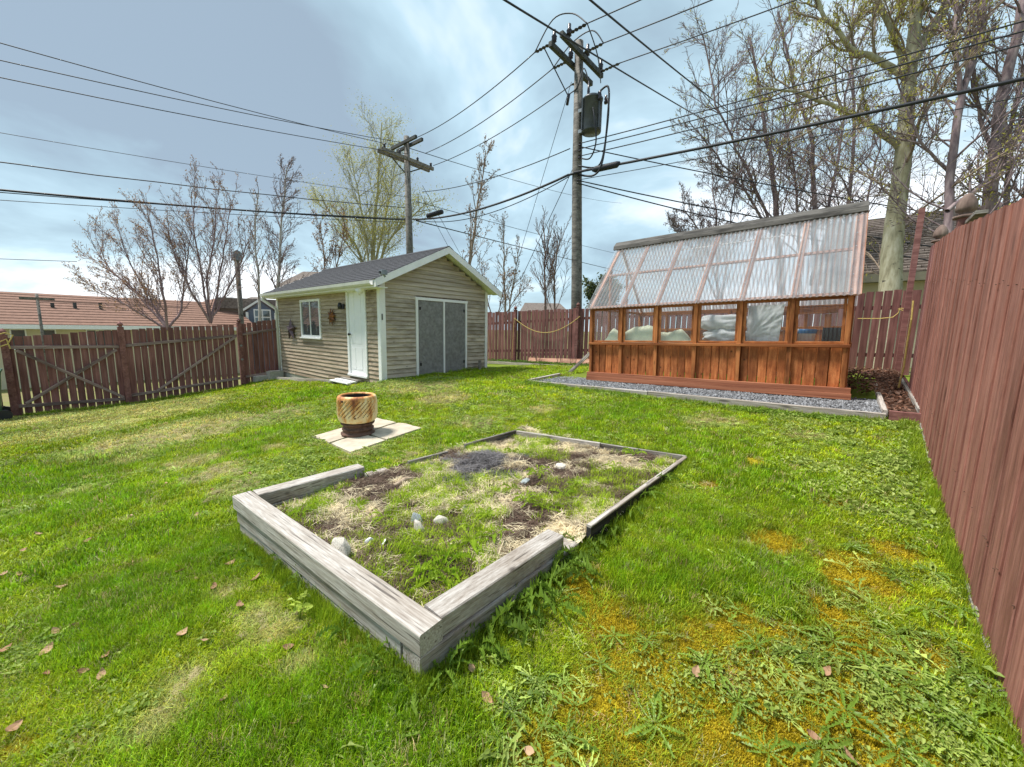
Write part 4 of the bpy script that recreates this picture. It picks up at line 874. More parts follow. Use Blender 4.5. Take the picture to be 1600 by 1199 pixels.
def shed_bits():
    t = thing('wall_lamp', (-9.2, 4.55, 2.02), 'small black wall lamp left of the white shed door', 'lamp')
    b = MB(); b.box((-9.23, 4.55, 1.96), (-9.15, 4.575, 2.08)); b.build('back_plate', M['black'], t)
    b = MB(); b.lathe([(.0, .09), (.035, .08), (.055, .0), (.045, -.06), (.0, -.065)], (-9.19, 4.48, 2.02), 10); b.build('lamp_body', M['black'], t, True)
    t = thing('flood_lamp', (-7.92, 4.5, 2.35), 'white swivel flood lamp under the eave right of the shed door', 'lamp')
    b = MB(); b.tube([(-7.92, 4.56, 2.40), (-7.92, 4.50, 2.40)], .05, 12); b.build('mount', M['plastic_white'], t)
    b = MB(); b.tube([(-7.92, 4.50, 2.40), (-7.95, 4.40, 2.36), (-8.02, 4.30, 2.27)], [.03, .055, .075], 12); b.build('lamp_head', M['plastic_white'], t, True)
    cx_, cy_, cz_ = [float(q) for q in aty(598, 426, 4.22)]
    t = thing('security_camera', (cx_, cy_, cz_), 'small dark security camera at the gable corner of the shed eave', 'camera')
    b = MB(); b.tube([(cx_, cy_+.05, cz_-.08), (cx_, cy_, cz_)], .02, 8); b.build('bracket', M['steel'], t)
    b = MB(); b.box((cx_-.05, cy_-.05, cz_-.04), (cx_+.05, cy_+.07, cz_+.045)); b.build('camera_body', M['steel'], t)
    b = MB(); b.tube([(cx_, cy_-.05, cz_), (cx_, cy_-.07, cz_)], .028, 10); b.build('lens', M['black'], t)
    # doorstep and edging
    t = thing('doorstep', (-8.7, 4.2, .2), 'low white slatted step in front of the shed door', 'step')
    for i, yy in enumerate((4.40, 4.28, 4.16)): board('step_board', M['white'] if i else M['old_board'], (-9.1, yy, .34-.02*i), (-8.25, yy, .34-.02*i), .09, .03, (0, 0, 1), t)
    b = MB(); b.box((-9.05, 4.14, .08), (-8.98, 4.42, .31)); b.box((-8.35, 4.14, .08), (-8.28, 4.42, .31)); b.build('step_frame', M['old_board'], t)
    tag(board('edging_board', M['timber'], (-12.9, 4.25, g1(-12.9, 4.25)+.04), (-9.2, 4.2, g1(-9.2, 4.2)+.05), .09, .035, (0, -1, 0), None), 'thin weathered edging board along the left part of the shed wall', 'edging board')
    for (x, y, h, lab) in ((-13.3, 3.98, .28, 'left concrete block beside the shed corner'), (-13.15, 4.32, .34, 'right concrete block against the shed corner')):
        b = MB(); z = g1(x, y); b.box((x-.15, y-.2, z-.1), (x+.15, y+.17, z+h-.1)); b.box((x-.12, y-.16, z+h-.1), (x+.12, y+.13, z+h-.085)); tag(b.build('concrete_block', M['concrete']), lab, 'block')
    for (x, lab) in ((-7.45, 'short wooden stake at the far corner of the shed'),):
        b = MB(); b.box((x, 7.35, .35), (x+.04, 7.42, .72)); tag(b.build('stake', M['old_board']), lab, 'stake')
shed_bits()

# ------------------------------------------------------------------ greenhouse
def greenhouse():
    L = 4.17; t = thing('greenhouse', (-4.11, 7.4, .54), 'orange cedar greenhouse with sloping corrugated clear roof on a gravel pad', 'greenhouse', rot=(0, -R(1.55), 0)); B = WM[t.name]
    D = 2.55; rp_ = [0.0, .69, 1.39, 2.08, 2.77, 3.46, 4.125]; EH = 1.47; RY, RZ = 1.28, 2.96
    bd = lambda nm, m, p, q, w, th, f, ch=.004: board(nm, m, p, q, w, th, f, t, ch, base=B)
    def mb(b, nm, m, par=t, s=False): return obj(nm, mesh(nm, b.V, b.F, m, s), par, B.copy())
    # base beams
    bd('base_beam', M['cedar_base'], (-.05, -.045, .02), (L+.06, -.045, .02), .09, .05, (0, -1, 0)); bd('base_beam', M['cedar_base'], (-.04, -.035, .105), (L+.05, -.035, .105), .08, .06, (0, -1, 0))
    bd('base_beam', M['cedar_base'], (L-.01, 0, .06), (L-.01, D, .06), .15, .05, (1, 0, 0)); bd('base_beam', M['cedar_base'], (-.02, 0, .06), (-.02, D, .06), .15, .05, (-1, 0, 0)); bd('base_beam', M['cedar_base'], (0, D, .06), (L, D, .06), .15, .05, (0, 1, 0))
    # posts
    for i, x in enumerate(rp_):
        bd('post', M['cedar_frame'], (x+(.03 if i == 0 else 0), -.022, .15), (x+(.03 if i == 0 else 0), -.022, EH), .062, .05, (0, -1, 0))
        bd('post', M['cedar_frame'], (x+(.03 if i == 0 else 0), D-.03, .15), (x+(.03 if i == 0 else 0), D-.03, EH-.0), .06, .05, (0, 1, 0))
    # rails
    bd('sill_rail', M['cedar_frame'], (-.01, -.05, .745), (L, -.05, .745), .045, .05, (0, -1, 0)); bd('top_rail', M['cedar_frame'], (0, -.006, EH-.02), (L, -.006, EH-.02), .07, .04, (0, -1, 0))
    for i in range(6):
        a, c = rp_[i]+(.062 if i == 0 else .032), rp_[i+1]-.032; n = 5 if i in (2, 3, 4) else 4; w = (c-a)/n
        ws = [random.uniform(.85, 1.15) for _ in range(n)]; s = sum(ws); x = a
        for q in ws:
            ww = (c-a)*q/s; bd('board', M['cedar'], (x+ww/2, .006+random.uniform(-.002, .002), .145), (x+ww/2, .006+random.uniform(-.002, .002), .725), ww-.013, .016, (0, -1, 0)); x += ww
        # window frame and pane
        z0, z1 = .772, EH-.055
        fr = .05 if i else .03
        bd('window_frame', M['cedar_frame'], (a, -.012, z0+.018), (c, -.012, z0+.018), .036, .022, (0, -1, 0)); bd('window_frame', M['cedar_frame'], (a+fr/2, -.010, z0+.037), (a+fr/2, -.010, z1), fr, .022, (0, -1, 0)); bd('window_frame', M['cedar_frame'], (c-.02, -.010, z0+.037), (c-.02, -.010, z1), .035, .022, (0, -1, 0))
        # lightly corrugated clear pane
        V = []; Fc = []; n = 44; u0, u1 = a+fr, c-.038
        for k in range(n+1):
            x = u0+(u1-u0)*k/n; yy = -.014+.0045*math.sin(k*1.571); V += [(x, yy, z0+.034), (x, yy, z1+.004)]
        for k in range(n): Fc.append((2*k, 2*k+2, 2*k+3, 2*k+1))
        obj('window_pane', mesh('window_pane', V, Fc, M['clear'], True), t, B.copy())
    # roof: rafters, purlins, corrugated panels
    e0 = Vector((0, -.10, 1.47)); e1 = Vector((0, RY, RZ)); sv = (e1-e0); nl = Vector((0, -sv.z, sv.y)).normalized(); nb = Vector((0, -sv.z, -sv.y)).normalized()
    def at(x, f, off): p = e0+sv*f+nl*off; return (x, p.y, p.z)
    for i, x in enumerate(rp_):
        xx = x+(.03 if i == 0 else 0); bd('rafter', M['rafter'], at(xx, .03, -.035), at(xx, .985, -.035), .075, .045, nl)
    for f in (.02, .50, .97): bd('purlin', M['rafter'], at(0, f, -.030), at(L, f, -.030), .055, .028, nl)
        # white translucent battens half way up the inside
    bd('batten', M['white'], at(1.4, .80, -.06), at(3.3, .80, -.06), .025, .012, nl)
    def corr(nm, x0, x1, side=1, n=10, amp=.010):
        V = []; Fc = []; K = n*8; rows = 5
        for r_ in range(rows):
            f = -.015+1.015*r_/(rows-1)
            for k in range(K+1):
                x = x0+(x1-x0)*k/K; o = .014+amp*math.sin(2*math.pi*n*k/K); p = at(x, f, o)
                if side < 0: p = (x, 2*RY-p[1]-.02, p[2])
                V.append(p)
        for r_ in range(rows-1):
            for k in range(K): a = r_*(K+1)+k; Fc.append((a, a+1, a+K+2, a+K+1))
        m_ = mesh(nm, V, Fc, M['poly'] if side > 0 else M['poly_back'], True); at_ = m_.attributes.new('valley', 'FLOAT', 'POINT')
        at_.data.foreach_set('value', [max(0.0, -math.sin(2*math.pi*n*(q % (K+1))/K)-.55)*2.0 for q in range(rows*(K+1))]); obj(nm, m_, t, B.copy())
    ex = [-.06]+rp_[1:6]+[L+.03]
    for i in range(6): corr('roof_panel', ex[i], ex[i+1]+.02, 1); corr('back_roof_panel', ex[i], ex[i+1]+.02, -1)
    for i, x in ((0, rp_[0]), (6, rp_[6])):
        xx = x+(.03 if i == 0 else 0); f = lambda a: (xx, 2*RY-at(xx, a, -.035)[1], at(xx, a, -.035)[2]); bd('back_rafter', M['rafter'], f(.03), f(.985), .045, .05, (0, 1, 1))
    # screw heads on the rafters
    b = MB()
    for x in rp_:
        for k in range(7):
            p = Vector(at(x+(.03 if x == 0 else 0), .03+k*.155, .030)); q = nl*.006; b.tube([p, p+q], .008, 5)
    tag(mb(b, 'screw_heads', M['steel']), kind='stuff')
    # ridge cap
    b = MB(); b.prism([(-.10, RY-.15, RZ-.11), (-.10, RY-.13, RZ-.03), (-.10, RY+.0, RZ+.075), (-.10, RY+.13, RZ-.04), (-.10, RY+.13, RZ-.10), (-.10, RY, RZ+.03), (-.10, RY-.11, RZ-.12)], (L+.16, 0, 0)); mb(b, 'ridge_cap', M['ridge'])
    # gable ends
    for x, s in ((L-.02, 1), (-.0, -1)):
        for k in range(17):
            yy = .07+k*.15
            bd('board', M['cedar'], (x, yy, .12), (x, yy, .74), .144, .016, (s, 0, 0))
        for (yy, h0, h1) in ((0.02, .15, EH), (.85, .74, 2.35), (1.7, .74, 2.35), (D-.02, .15, EH)): bd('post', M['cedar_frame'], (x, yy, h0), (x, yy, h1), .07, .04, (s, 0, 0))
        bd('rail', M['cedar_frame'], (x+.012*s, 0, .755), (x+.012*s, D, .755), .06, .04, (s, 0, 0)); bd('rail', M['cedar_frame'], (x+.012*s, 0, EH), (x+.012*s, D, EH), .05, .03, (s, 0, 0))
        xx = x+.012*s
        b = MB(); b.add([(xx, 0, .79), (xx, D, .79), (xx, D, EH), (xx, RY, RZ-.04), (xx, -.02, EH)], [(0, 1, 2, 3, 4)]); mb(b, 'gable_glazing', M['clear'])
    bd('edge_strip', M['rafter'], at(L+.02, .0, -.02), at(L+.02, .99, -.02), .09, .03, nl)
    # back wall
    x = .08
    while x < L-.05: bd('board', M['cedar'], (x, D-.005, .12), (x, D-.005, 1.0), .14, .016, (0, 1, 0)); x += .148
    bd('rail', M['cedar_frame'], (0, D-.02, 1.04), (L, D-.02, 1.04), .07, .04, (0, 1, 0)); bd('rail', M['cedar_frame'], (0, D-.02, EH-.02), (L, D-.02, EH-.02), .09, .04, (0, 1, 0))
    b = MB(); b.add([(0, D+.012, 1.0), (L, D+.012, 1.0), (L, D+.012, EH), (0, D+.012, EH)], [(0, 1, 2, 3)]); mb(b, 'back_glazing', M['clear'])
    return t, B
GHt, GB = greenhouse()
def cloth(name, mat, c, s, seed, lab, cat, flat=.0):
    rg = np.random.RandomState(seed); nu, nv = 40, 22; V = []; Q = []
    for i in range(nu+1):
        for j in range(nv+1):
            a = 2*math.pi*i/nu; v = math.pi*(j/nv-.5); cx_, sx_ = math.cos(a), math.sin(a); r = math.cos(v)**.6
            p = np.array([cx_*r, sx_*r, math.sin(v)])
            n = 1+.22*(float(fbm(p[0]*2.2+seed, p[2]*2.2+p[1], seed, 4))-.5)*2+.05*math.sin(a*9+p[2]*5+seed)
            V.append(c+p*s*n)
    for i in range(nu):
        for j in range(nv): Q.append((i*(nv+1)+j, (i+1)*(nv+1)+j, (i+1)*(nv+1)+j+1, i*(nv+1)+j+1))
    V = [GB @ Vector(map(float, v)) for v in V]; b = MB(); b.V = [tuple(v) for v in V]; b.F = Q
    return tag(b.build(name, mat, None, True), lab, cat)
def gh_inside():
    g = lambda *p: GB @ Vector(p)
    t = thing('potting_bench', g(2.05, .5, .0), 'long cedar shelf inside the greenhouse behind the front windows', 'shelf', rot=(0, -R(1.55), 0))
    for yy in (.18, .36, .54): board('shelf_board', M['cedar_frame'], (.1, yy, .74), (4.0, yy, .74), .16, .025, (0, 0, 1), t, base=GB)
    for x in (.15, 1.4, 2.7, 3.95):
        for yy in (.14, .58): board('leg', M['cedar_frame'], (x, yy, .03), (x, yy, .727), .06, .05, (0, -1, 0), t, base=GB)
    A = np.array
    # cream row cover lying along three bays
    V = []; Q = []; n1, n2 = 70, 12
    hs = [0, .26, .30, .23, .24, .29, .34, .37, .35, .30, .22, .20, .25, .33, .16, 0]
    for i in range(n1+1):
        x = .20+1.80*i/n1; hh = np.interp(i/n1*15, range(16), hs); hh = (hh+np.interp(i/n1*15+.4, range(16), hs)+np.interp(i/n1*15-.4, range(16), hs))/3
        for j in range(n2+1):
            v = j/n2; yy = .05+.42*v; z = .757+hh*math.sin(math.pi*v)**.6*(.92+.35*(float(fbm(x*5, v*2, 4, 3))-.4))+.004*math.sin(x*60+v*5); V.append(tuple(g(x+.03*math.sin(v*7), yy, z)))
    for i in range(n1):
        for j in range(n2): Q.append((i*(n2+1)+j, (i+1)*(n2+1)+j, (i+1)*(n2+1)+j+1, i*(n2+1)+j+1))
    b = MB(); b.V = V; b.F = Q; tag(b.build('row_cover', M['cloth_c'], None, True), 'cream striped row cover heaped behind the left greenhouse windows', 'fabric')
    cloth('plastic_sheet', M['cloth_w'], A([2.42, .38, 1.13]), A([.42, .16, .135]), 3, 'upper roll of grey white sheeting behind the middle greenhouse windows', 'sheeting')
    cloth('plastic_sheet', M['cloth_w'], A([2.47, .36, .88]), A([.36, .17, .125]), 6, 'lower bundle of grey white sheeting behind the middle greenhouse windows', 'sheeting')
    # hanging white sheet with a knot
    V = []; Q = []; n = 44
    for i in range(n+1):
        for j in range(n+1):
            u, v = i/n, j/n; kx, kz = .10, .12; dx, dz = u-kx, v-kz; ang = math.atan2(dz, dx); d = math.hypot(dx, dz)
            fold = .10*(float(fbm(ang*3.2+3, d*1.3, 14, 4))-.5)*min(1, d*2.4)+.03*math.exp(-d*d*40)+.04*(float(fbm(u*3, v*2, 15, 3))-.5)
            V.append(tuple(g(2.84+.50*u-.05*(1-v)*u, .16-fold, .79+.60*v)))
    for i in range(n):
        for j in range(n): Q.append((i*(n+1)+j, (i+1)*(n+1)+j, (i+1)*(n+1)+j+1, i*(n+1)+j+1))
    b = MB(); b.V = V; b.F = Q; b.prism([V[0], V[n], (V[n][0], V[n][1]+.03, V[n][2]), (V[0][0], V[0][1]+.03, V[0][2])], (.01, 0, 0))
    tag(b.build('hanging_sheet', M['cloth_w'], None, True), 'white gathered sheet hanging behind the fifth greenhouse window', 'sheeting')
    b = MB(); b.lathe([(.0, 0), (.10, 0), (.12, .22), (.125, .225), (.0, .2)], tuple(g(3.63, .36, .757)), 16); t = thing('bucket', g(3.63, .36, .757), 'white and blue bucket behind the rightmost greenhouse window', 'bucket'); b.build('body', M['plastic_white'], t, True)
    b = MB(); b.lathe([(.118, .17), (.124, .20), (.130, .235), (.10, .24)], tuple(g(3.63, .36, .757)), 16); b.build('band', M['blue'], t, True)
    b = MB(); b.tube([g(3.50, .30, .78), g(3.49, .30, .92), g(3.53, .30, 1.0)], [.035, .03, .015], 8); tag(b.build('spray_bottle', M['plastic_white'], None, True), 'small white bottle left of the bucket in the greenhouse', 'bottle')
    b = MB(); b.tube([g(1.00, .9, 1.02), g(1.01, .9, 1.12), g(1.0, .9, 1.22), g(1.0, .9, 1.26)], [.02, .045, .04, .012], 10); tag(b.build('red_bottle', M['red'], None, True), 'red bottle shape seen through the second greenhouse window', 'bottle')
    t = thing('work_frame', g(3.5, 1.0, .6), 'orange wooden frame standing at the right end inside the greenhouse', 'frame', rot=(0, -R(1.55), 0))
    board('beam', M['cedar_frame'], (3.02, 1.1, 1.30), (3.98, 1.1, 1.32), .10, .04, (0, -1, 0), t, base=GB)
    for x in (3.12, 3.86): board('leg', M['cedar_frame'], (x, 1.12, .1), (x, 1.12, 1.25), .09, .04, (0, -1, 0), t, base=GB)
    b = MB(); p = g(3.95, .75, .9); b.box((p.x-.14, p.y, p.z-.3), (p.x+.1, p.y+.25, p.z+.12)); b.box((p.x-.11, p.y-.01, p.z-.1), (p.x+.07, p.y-.003, p.z+.08)); tag(b.build('dark_crate', M['black']), 'dark plastic crate in the right corner of the greenhouse', 'crate')
gh_inside()
# ------------------------------------------------------------------ gravel pad and edging round the greenhouse
def gravel():
    f = lambda x, y: np.interp(x, [-5, .45], [.475, .62])+.012*(fbm(np.asarray(x)*9, np.asarray(y)*9, 2, 3)-.5)+0*y
    xs = np.arange(-5.0, .46, .06); ysg = np.arange(6.42, 11, .08); V, Q = grid(xs, ysg, lambda a, b: f(a.ravel(), b.ravel()).reshape(a.shape)); m = npmesh('gravel_bed', V, Q, M['concrete_d'], True)
    tag(obj('gravel_bed', m), kind='structure')
    n = 9000; x = rs.uniform(-4.95, .43, n); y = rs.uniform(6.43, 7.7, n); z = f(x, y)+.004; s = rs.uniform(.010, .020, n)
    C = np.array([.30, .31, .33])*(.35+1.3*rs.rand(n, 1)); st_ = [lump(s_+60, M['grass']) for s_ in range(3)]
    scatter('gravel', np.stack([x, y, z], -1), np.stack([s*1.2, s, s*.7], -1), rs.uniform(-3, 3, (n, 3)), rs.randint(0, 3, n), C, st_, 'grey crushed gravel round the greenhouse', 'gravel')
    ed = lambda p, q, w, th, m_, lab, fc=(0, -1, 0): tag(board('edging_timber', m_, p, q, w, th, fc, None, .006), lab, 'timber')
    ed((-5.02, 6.40, .435), (-2.45, 6.39, .50), .13, .07, M['timber'], 'left long pale timber edging the gravel pad before the greenhouse'); ed((-2.44, 6.395, .495), (.44, 6.39, .555), .15, .07, M['timber'], 'right long pale timber edging the gravel pad before the greenhouse')
    ed((-5.02, 6.44, .45), (-5.02, 7.6, .50), .12, .06, M['timber'], 'short timber edging the left end of the gravel pad', (-1, 0, 0))
    ed((.43, 6.43, .62), (.43, 9.2, .72), .09, .05, M['timber'], 'pale timber dividing gravel pad from leaf filled bed', (1, 0, 0))
    t = thing('leaf_bed', (.6, 6.4, .5), 'maroon boarded bed full of dead leaves between greenhouse and right fence', 'planter')
    board('side_board', M['fence_mar'], (.465, 6.37, .575), (.80, 6.35, .585), .20, .04, (0, -1, 0), t); board('side_board', M['fence_mar'], (.74, 6.4, .66), (.80, 9.4, .78), .16, .035, (1, 0, 0), t); board('side_board', M['old_board'], (.715, 6.4, .70), (.76, 9.4, .83), .05, .035, (1, 0, 0), t)
    V, Q = grid(np.arange(.455, .86, .05), np.arange(6.4, 11.6, .1), lambda a, b: .60+(b-6.4)*.045+.05*fbm(a*4, b*4, 6, 3)); m = npmesh('leaf_soil', V, Q, M['soil'], True); obj('soil', m, t, Matrix.Identity(4))
    n = 1800; x = np.concatenate([rs.uniform(.0, .8, n)]); y = rs.uniform(6.5, 10.8, n); k = (x > .46) | (y > 7.9); x, y = x[k], y[k]; n = len(x); z = .62+(y-6.4)*.048+.06*rs.rand(n)
    lf = [leafcluster(1, .001, .07, .045, M['grass'], s_) for s_ in range(3)]
    scatter('leaf_litter', np.stack([x, y, z], -1), rs.uniform(.6, 1.1, n)[:, None]*np.ones((1, 3)), rs.uniform(-.9, .9, (n, 3))*np.array([1, 1, 3.5]), rs.randint(0, 3, n), np.array([.17, .09, .06])*(.5+1.6*rs.rand(n, 1)), lf, 'brown dead leaves piled between greenhouse and fence', 'leaves')
    b = MB(); p = G(1385, 657); b.prism([(p[0]-.10, p[1]-.03, p[2]+.0), (p[0]+.10, p[1]-.05, p[2]+.0), (p[0]+.12, p[1]+.03, p[2]+.0), (p[0]-.08, p[1]+.05, p[2]+.0)], (0, 0, .022)); tag(b.build('wood_offcut', M['rope']), 'yellow piece of wood lying before the maroon bed board', 'wood')
M['concrete_d'] = plain('grey_gravel_base', (0.20, 0.205, 0.215), 0.9, var=0.25, scale=60, bump=0.8, spec=0.2)
M['soil'] = plain('dark_soil', (0.10, 0.06, 0.045), 0.95, var=0.25, scale=25, bump=0.8, spec=0.1)
gravel()
def back_bed():
    # narrow planting bed before the back fence, left of the greenhouse
    V, Q = grid(np.arange(-10.2, -5.0, .1), np.arange(10.05, 11.3, .1), lambda a, b: np.interp(a, [-10.2, -5], [.36, .50])+.06*(fbm(a*3, b*3, 12, 3)-.4)); tag(obj('planting_bed', npmesh('planting_bed', V, Q, M['soil'], True)), kind='structure')
    tag(board('edging_board', M['timber'], (-10.2, 10.02, .36), (-7.7, 10.05, .42), .09, .04, (0, -1, 0), None), 'left low edging board before the bed at the back fence', 'edging board')
    tag(board('edging_board', M['timber'], (-7.68, 10.05, .42), (-5.0, 10.08, .47), .09, .04, (0, -1, 0), None), 'right low edging board before the bed at the back fence', 'edging board')
    tag(board('plank', M['rafter'], (-8.4, 10.75, .50), (-5.6, 11.0, .60), .16, .03, (0, -1, .3), None), 'pale plank leaning at the foot of the back fence', 'plank')
    tag(board('leaning_plank', M['old_board'], (-5.15, 8.2, .50), (-4.75, 8.5, 1.0), .08, .03, (0, -1, 0), None), 'weathered stick leaning against the left greenhouse end', 'plank')
    n = 260; x = rs.uniform(-10.1, -5.2, n); y = rs.uniform(10.1, 11.1, n); z = np.interp(x, [-10.2, -5], [.36, .50])
    scatter('bed_plants', np.stack([x, y, z], -1), rs.uniform(1.5, 3, n)[:, None]*np.ones((1, 3)), np.stack([0*x, 0*x, rs.rand(n)*6.28], -1), rs.randint(0, 3, n), np.array([.14, .24, .04])*(.5+rs.rand(n, 1)), wl_n, 'low green plants in the bed along the back fence', 'plants')
    for i, (x, h) in enumerate(((-8.0, .9), (-7.1, 1.3), (-6.6, .8))):
        b = MB(); rg = random.Random(i+4)
        for k in range(6):
            p = Vector((x+rg.uniform(-.1, .1), 10.75, .45)); q = [p]
            for s in range(5): q.append(q[-1]+Vector((rg.uniform(-.09, .09), rg.uniform(-.03, .03), h/5)))
            b.tube(q, [.008-.001*s for s in range(6)], 3)
        tag(b.build('bare_shrub', M['bark_brown']), ['bare twiggy shrub nearest the shed at the back fence', 'tall bare twiggy shrub in the middle of the back bed', 'bare twiggy shrub nearest the greenhouse at the back fence'][i], 'shrub')
    b = MB(); q = []
    for k in range(25):
        f = k/24; x = -9.15+2.55*f; q.append((x, 10.83+.09*(x+9.15)+(-.0), 1.93+.05*f-.52*math.sin(math.pi*f)**.9+.02))
    b.tube(q, .013, 6); b.tube([q[0], (-9.17, 10.8, 1.5), (-9.2, 10.79, .5)], .010, 5); tag(b.build('rope', M['rope']), 'yellow rope sagging along the back fence between two posts', 'rope')
    b = MB(); pth = [aty(px, py, 11.6) for px, py in ((1340, 498), (1352, 498), (1375, 498), (1395, 496), (1404, 489), (1406, 482), (1420, 483), (1420, 481))]; b.tube(pth, .010, 5)
    b.tube([aty(px, py, 11.55) for px, py in ((1403, 483), (1415, 487), (1412, 505), (1415, 527))], .012, 5)
    tag(b.build('rope', M['rope']), 'yellow rope strung across the maroon boards right of the greenhouse', 'rope')
    b = MB(); b.tube([aty(px, py, yy) for px, py, yy in ((1427, 470, 7.6), (1424, 500, 7.6), (1417, 540, 7.7), (1412, 575, 7.8), (1404, 606, 7.9))], .011, 5); tag(b.build('rope', M['rope']), 'yellow rope hanging down by the tall maroon post', 'rope')
back_bed()

# ------------------------------------------------------------------ rocks, sticks, plants, dead leaves
def rock(px, py, s, mat, lab, z=None, cat='rock', seed=1, flat=.6):
    p = onz(px, py, z if z is not None else .22); 
    m = lump(seed, mat, 1, .3); sm = obj('rock', m, None, Matrix.Translation((p[0], p[1], float(soil_z(np.array([p[0]]), np.array([p[1]]))[0])+s*flat*.55+.01)) @ Euler((seed*.3, seed*.7, seed)).to_matrix().to_4x4() @ Matrix.Diagonal((s*1.5, s*1.15, s*flat, 1)))
    md = sm.modifiers.new('soft', 'BEVEL'); md.width = .12; md.segments = 2
    tag(sm, lab, cat)
rock(655, 826, .06, M['rock'], 'larger pale flat stone in the middle of the timber bed', .2, seed=2)
rock(651, 812, .05, M['rock_g'], 'blue grey stone behind the pale flat stone in the bed', .2, seed=3)
rock(690, 815, .055, M['rock'], 'pale square stone right of the blue grey stone', .2, seed=4)
rock(725, 797, .035, M['rock'], 'small pale pointed stone among straw in the bed centre', .22, seed=5)
rock(533, 872, .07, M['rock'], 'smooth tan stone against the inside of the front timber', .19, seed=6, flat=1.0)
rock(577, 848, .04, M['cloth_w'], 'small crumpled white scrap left in the front soil', .2, seed=7)
rock(597, 852, .035, M['cloth_w'], 'flat white scrap right of the crumpled one', .2, seed=8, flat=.3)
rock(876, 727, .055, M['rock'], 'pale stone at the rear of the bed among straw', .26, seed=9)
rock(818, 748, .05, M['rock_g'], 'dark blue grey stone near the middle rear of the bed', .25, seed=10)
rock(755, 742, .03, M['rock_g'], 'small grey stone beside the ash heap', .25, seed=12)
rock(724, 805, .025, M['rock_g'], 'tiny dark stone right of the pale stones', .22, seed=13)
def stick(px0, py0, px1, py1, z, r, lab, mat=M['stick']):
    p, q = onz(px0, py0, z), onz(px1, py1, z); zf = lambda v, o: (v[0], v[1], max(float(soil_z(np.array([v[0]]), np.array([v[1]]))[0]) if BX0 < v[0] < BX1 and BY0 < v[1] < BY1 else g1(v[0], v[1]), 0)+o); b = MB()
    mid = (p*.5+q*.5); b.tube([zf(p, r), zf(mid, r*2.2), zf(q, r)], [r, r*1.1, r*.7], 6); tag(b.build('stick', mat, None, True), lab, 'stick')
stick(617, 755, 650, 745, .24, .022, 'thick short log beside the ash heap', M['stick'])
stick(760, 747, 795, 737, .25, .010, 'brown stick lying across the bed centre'); stick(785, 747, 800, 737, .25, .007, 'thinner stick beside the brown stick in the bed centre'); stick(648, 719, 690, 706, .24, .012, 'pale strip of wood in the grass left of the ash heap', M['timber'])
def dandelion_mesh(seed, n=12, L=.15, mat=None, T=18):
    rg = np.random.RandomState(seed); V = []; Fc = []
    for i in range(n):
        a = 6.283*(i+rg.uniform(-.45, .45))/n; l = L*rg.uniform(.35, 1.1); w = l*rg.uniform(.08, .15); rise = rg.uniform(.05, .6); k = len(V); d = np.array([math.cos(a), math.sin(a)]); pr = np.array([-d[1], d[0]]); cur = rg.uniform(-.7, .7); tw = rg.uniform(-.5, .5)
        for j in range(T+1):
            f = j/T; r = .008+l*f*(1-.12*rise); z = .006+l*rise*(f*.9-f*f*.8)+.004*rg.rand()
            ww = w*(.16 if f < .12 else (.45+.75*f if f < .75 else .45+.75*.75-(f-.75)*2.2))*(1.0 if j % 2 else .30)*rg.uniform(.75, 1.2); ww = max(ww, w*.08)
            c = d*r+pr*cur*l*f*f; bk = d*(-.35*ww if j % 2 else .0)
            ww = ww*(rg.uniform(.3, 1) if rg.rand() < .3 else 1); V += [tuple(c+bk+pr*ww*rg.uniform(.6, 1.2))+(z+(.35+tw*f)*ww+rg.uniform(-.2, .5)*ww,), tuple(c)+(z,), tuple(c+bk-pr*ww)+(z+(.35-tw*f)*ww+rg.uniform(-.1, .3)*ww,)]
        for j in range(T): b = k+3*j; Fc += [(b, b+1, b+4, b+3), (b+1, b+2, b+5, b+4)]
    return mesh('dandelion', V, Fc, mat or M['dandelion'])
def dlab(px, py, s):
    size = 'large' if s >= 1.2 else 'medium sized' if s >= .9 else 'small'
    if px < 720: w = 'left of the front timber corner, near the bottom edge'
    elif px > 1385: w = ('beside the foot of the right fence, nearest the viewer' if py > 1040 else 'beside the foot of the right fence, at middle distance' if py > 830 else 'beside the far part of the right fence')
    elif py > 1150: w = 'at the very bottom edge, in orange moss'
    elif py > 1090: w = 'in the orange moss low in the picture'
    elif py > 930: w = ('in mossy lawn right of the bed corner' if px < 1130 else 'in mossy lawn between bed and right fence')
    else: w = 'in green lawn between bed and greenhouse'
    return '%s toothed dandelion rosette %s' % (size, w)
dm = [dandelion_mesh(s, 13+s % 4) for s in range(6)]; dmb = [dandelion_mesh(s+9, 12, .15, M['weed_b']) for s in range(6)]
SC_D = .92
def dand(px, py, s, up=0.0, z=None):
    p = G(px, py) if z is None else onz(px, py, z); i = random.randrange(6)
    zz = p[2] if z is None else float(soil_z(np.array([p[0]]), np.array([p[1]]))[0])
    o = obj('dandelion', dm[i] if z is None else dmb[i], None, Matrix.Translation((p[0], p[1], zz+(.02 if up < .5 else .012))) @ Euler((random.uniform(-.1, .1), random.uniform(-.1, .1), random.uniform(0, 6.28))).to_matrix().to_4x4() @ Matrix.Diagonal((s*SC_D, s*SC_D, s*SC_D*(1+up), 1)))
    return o
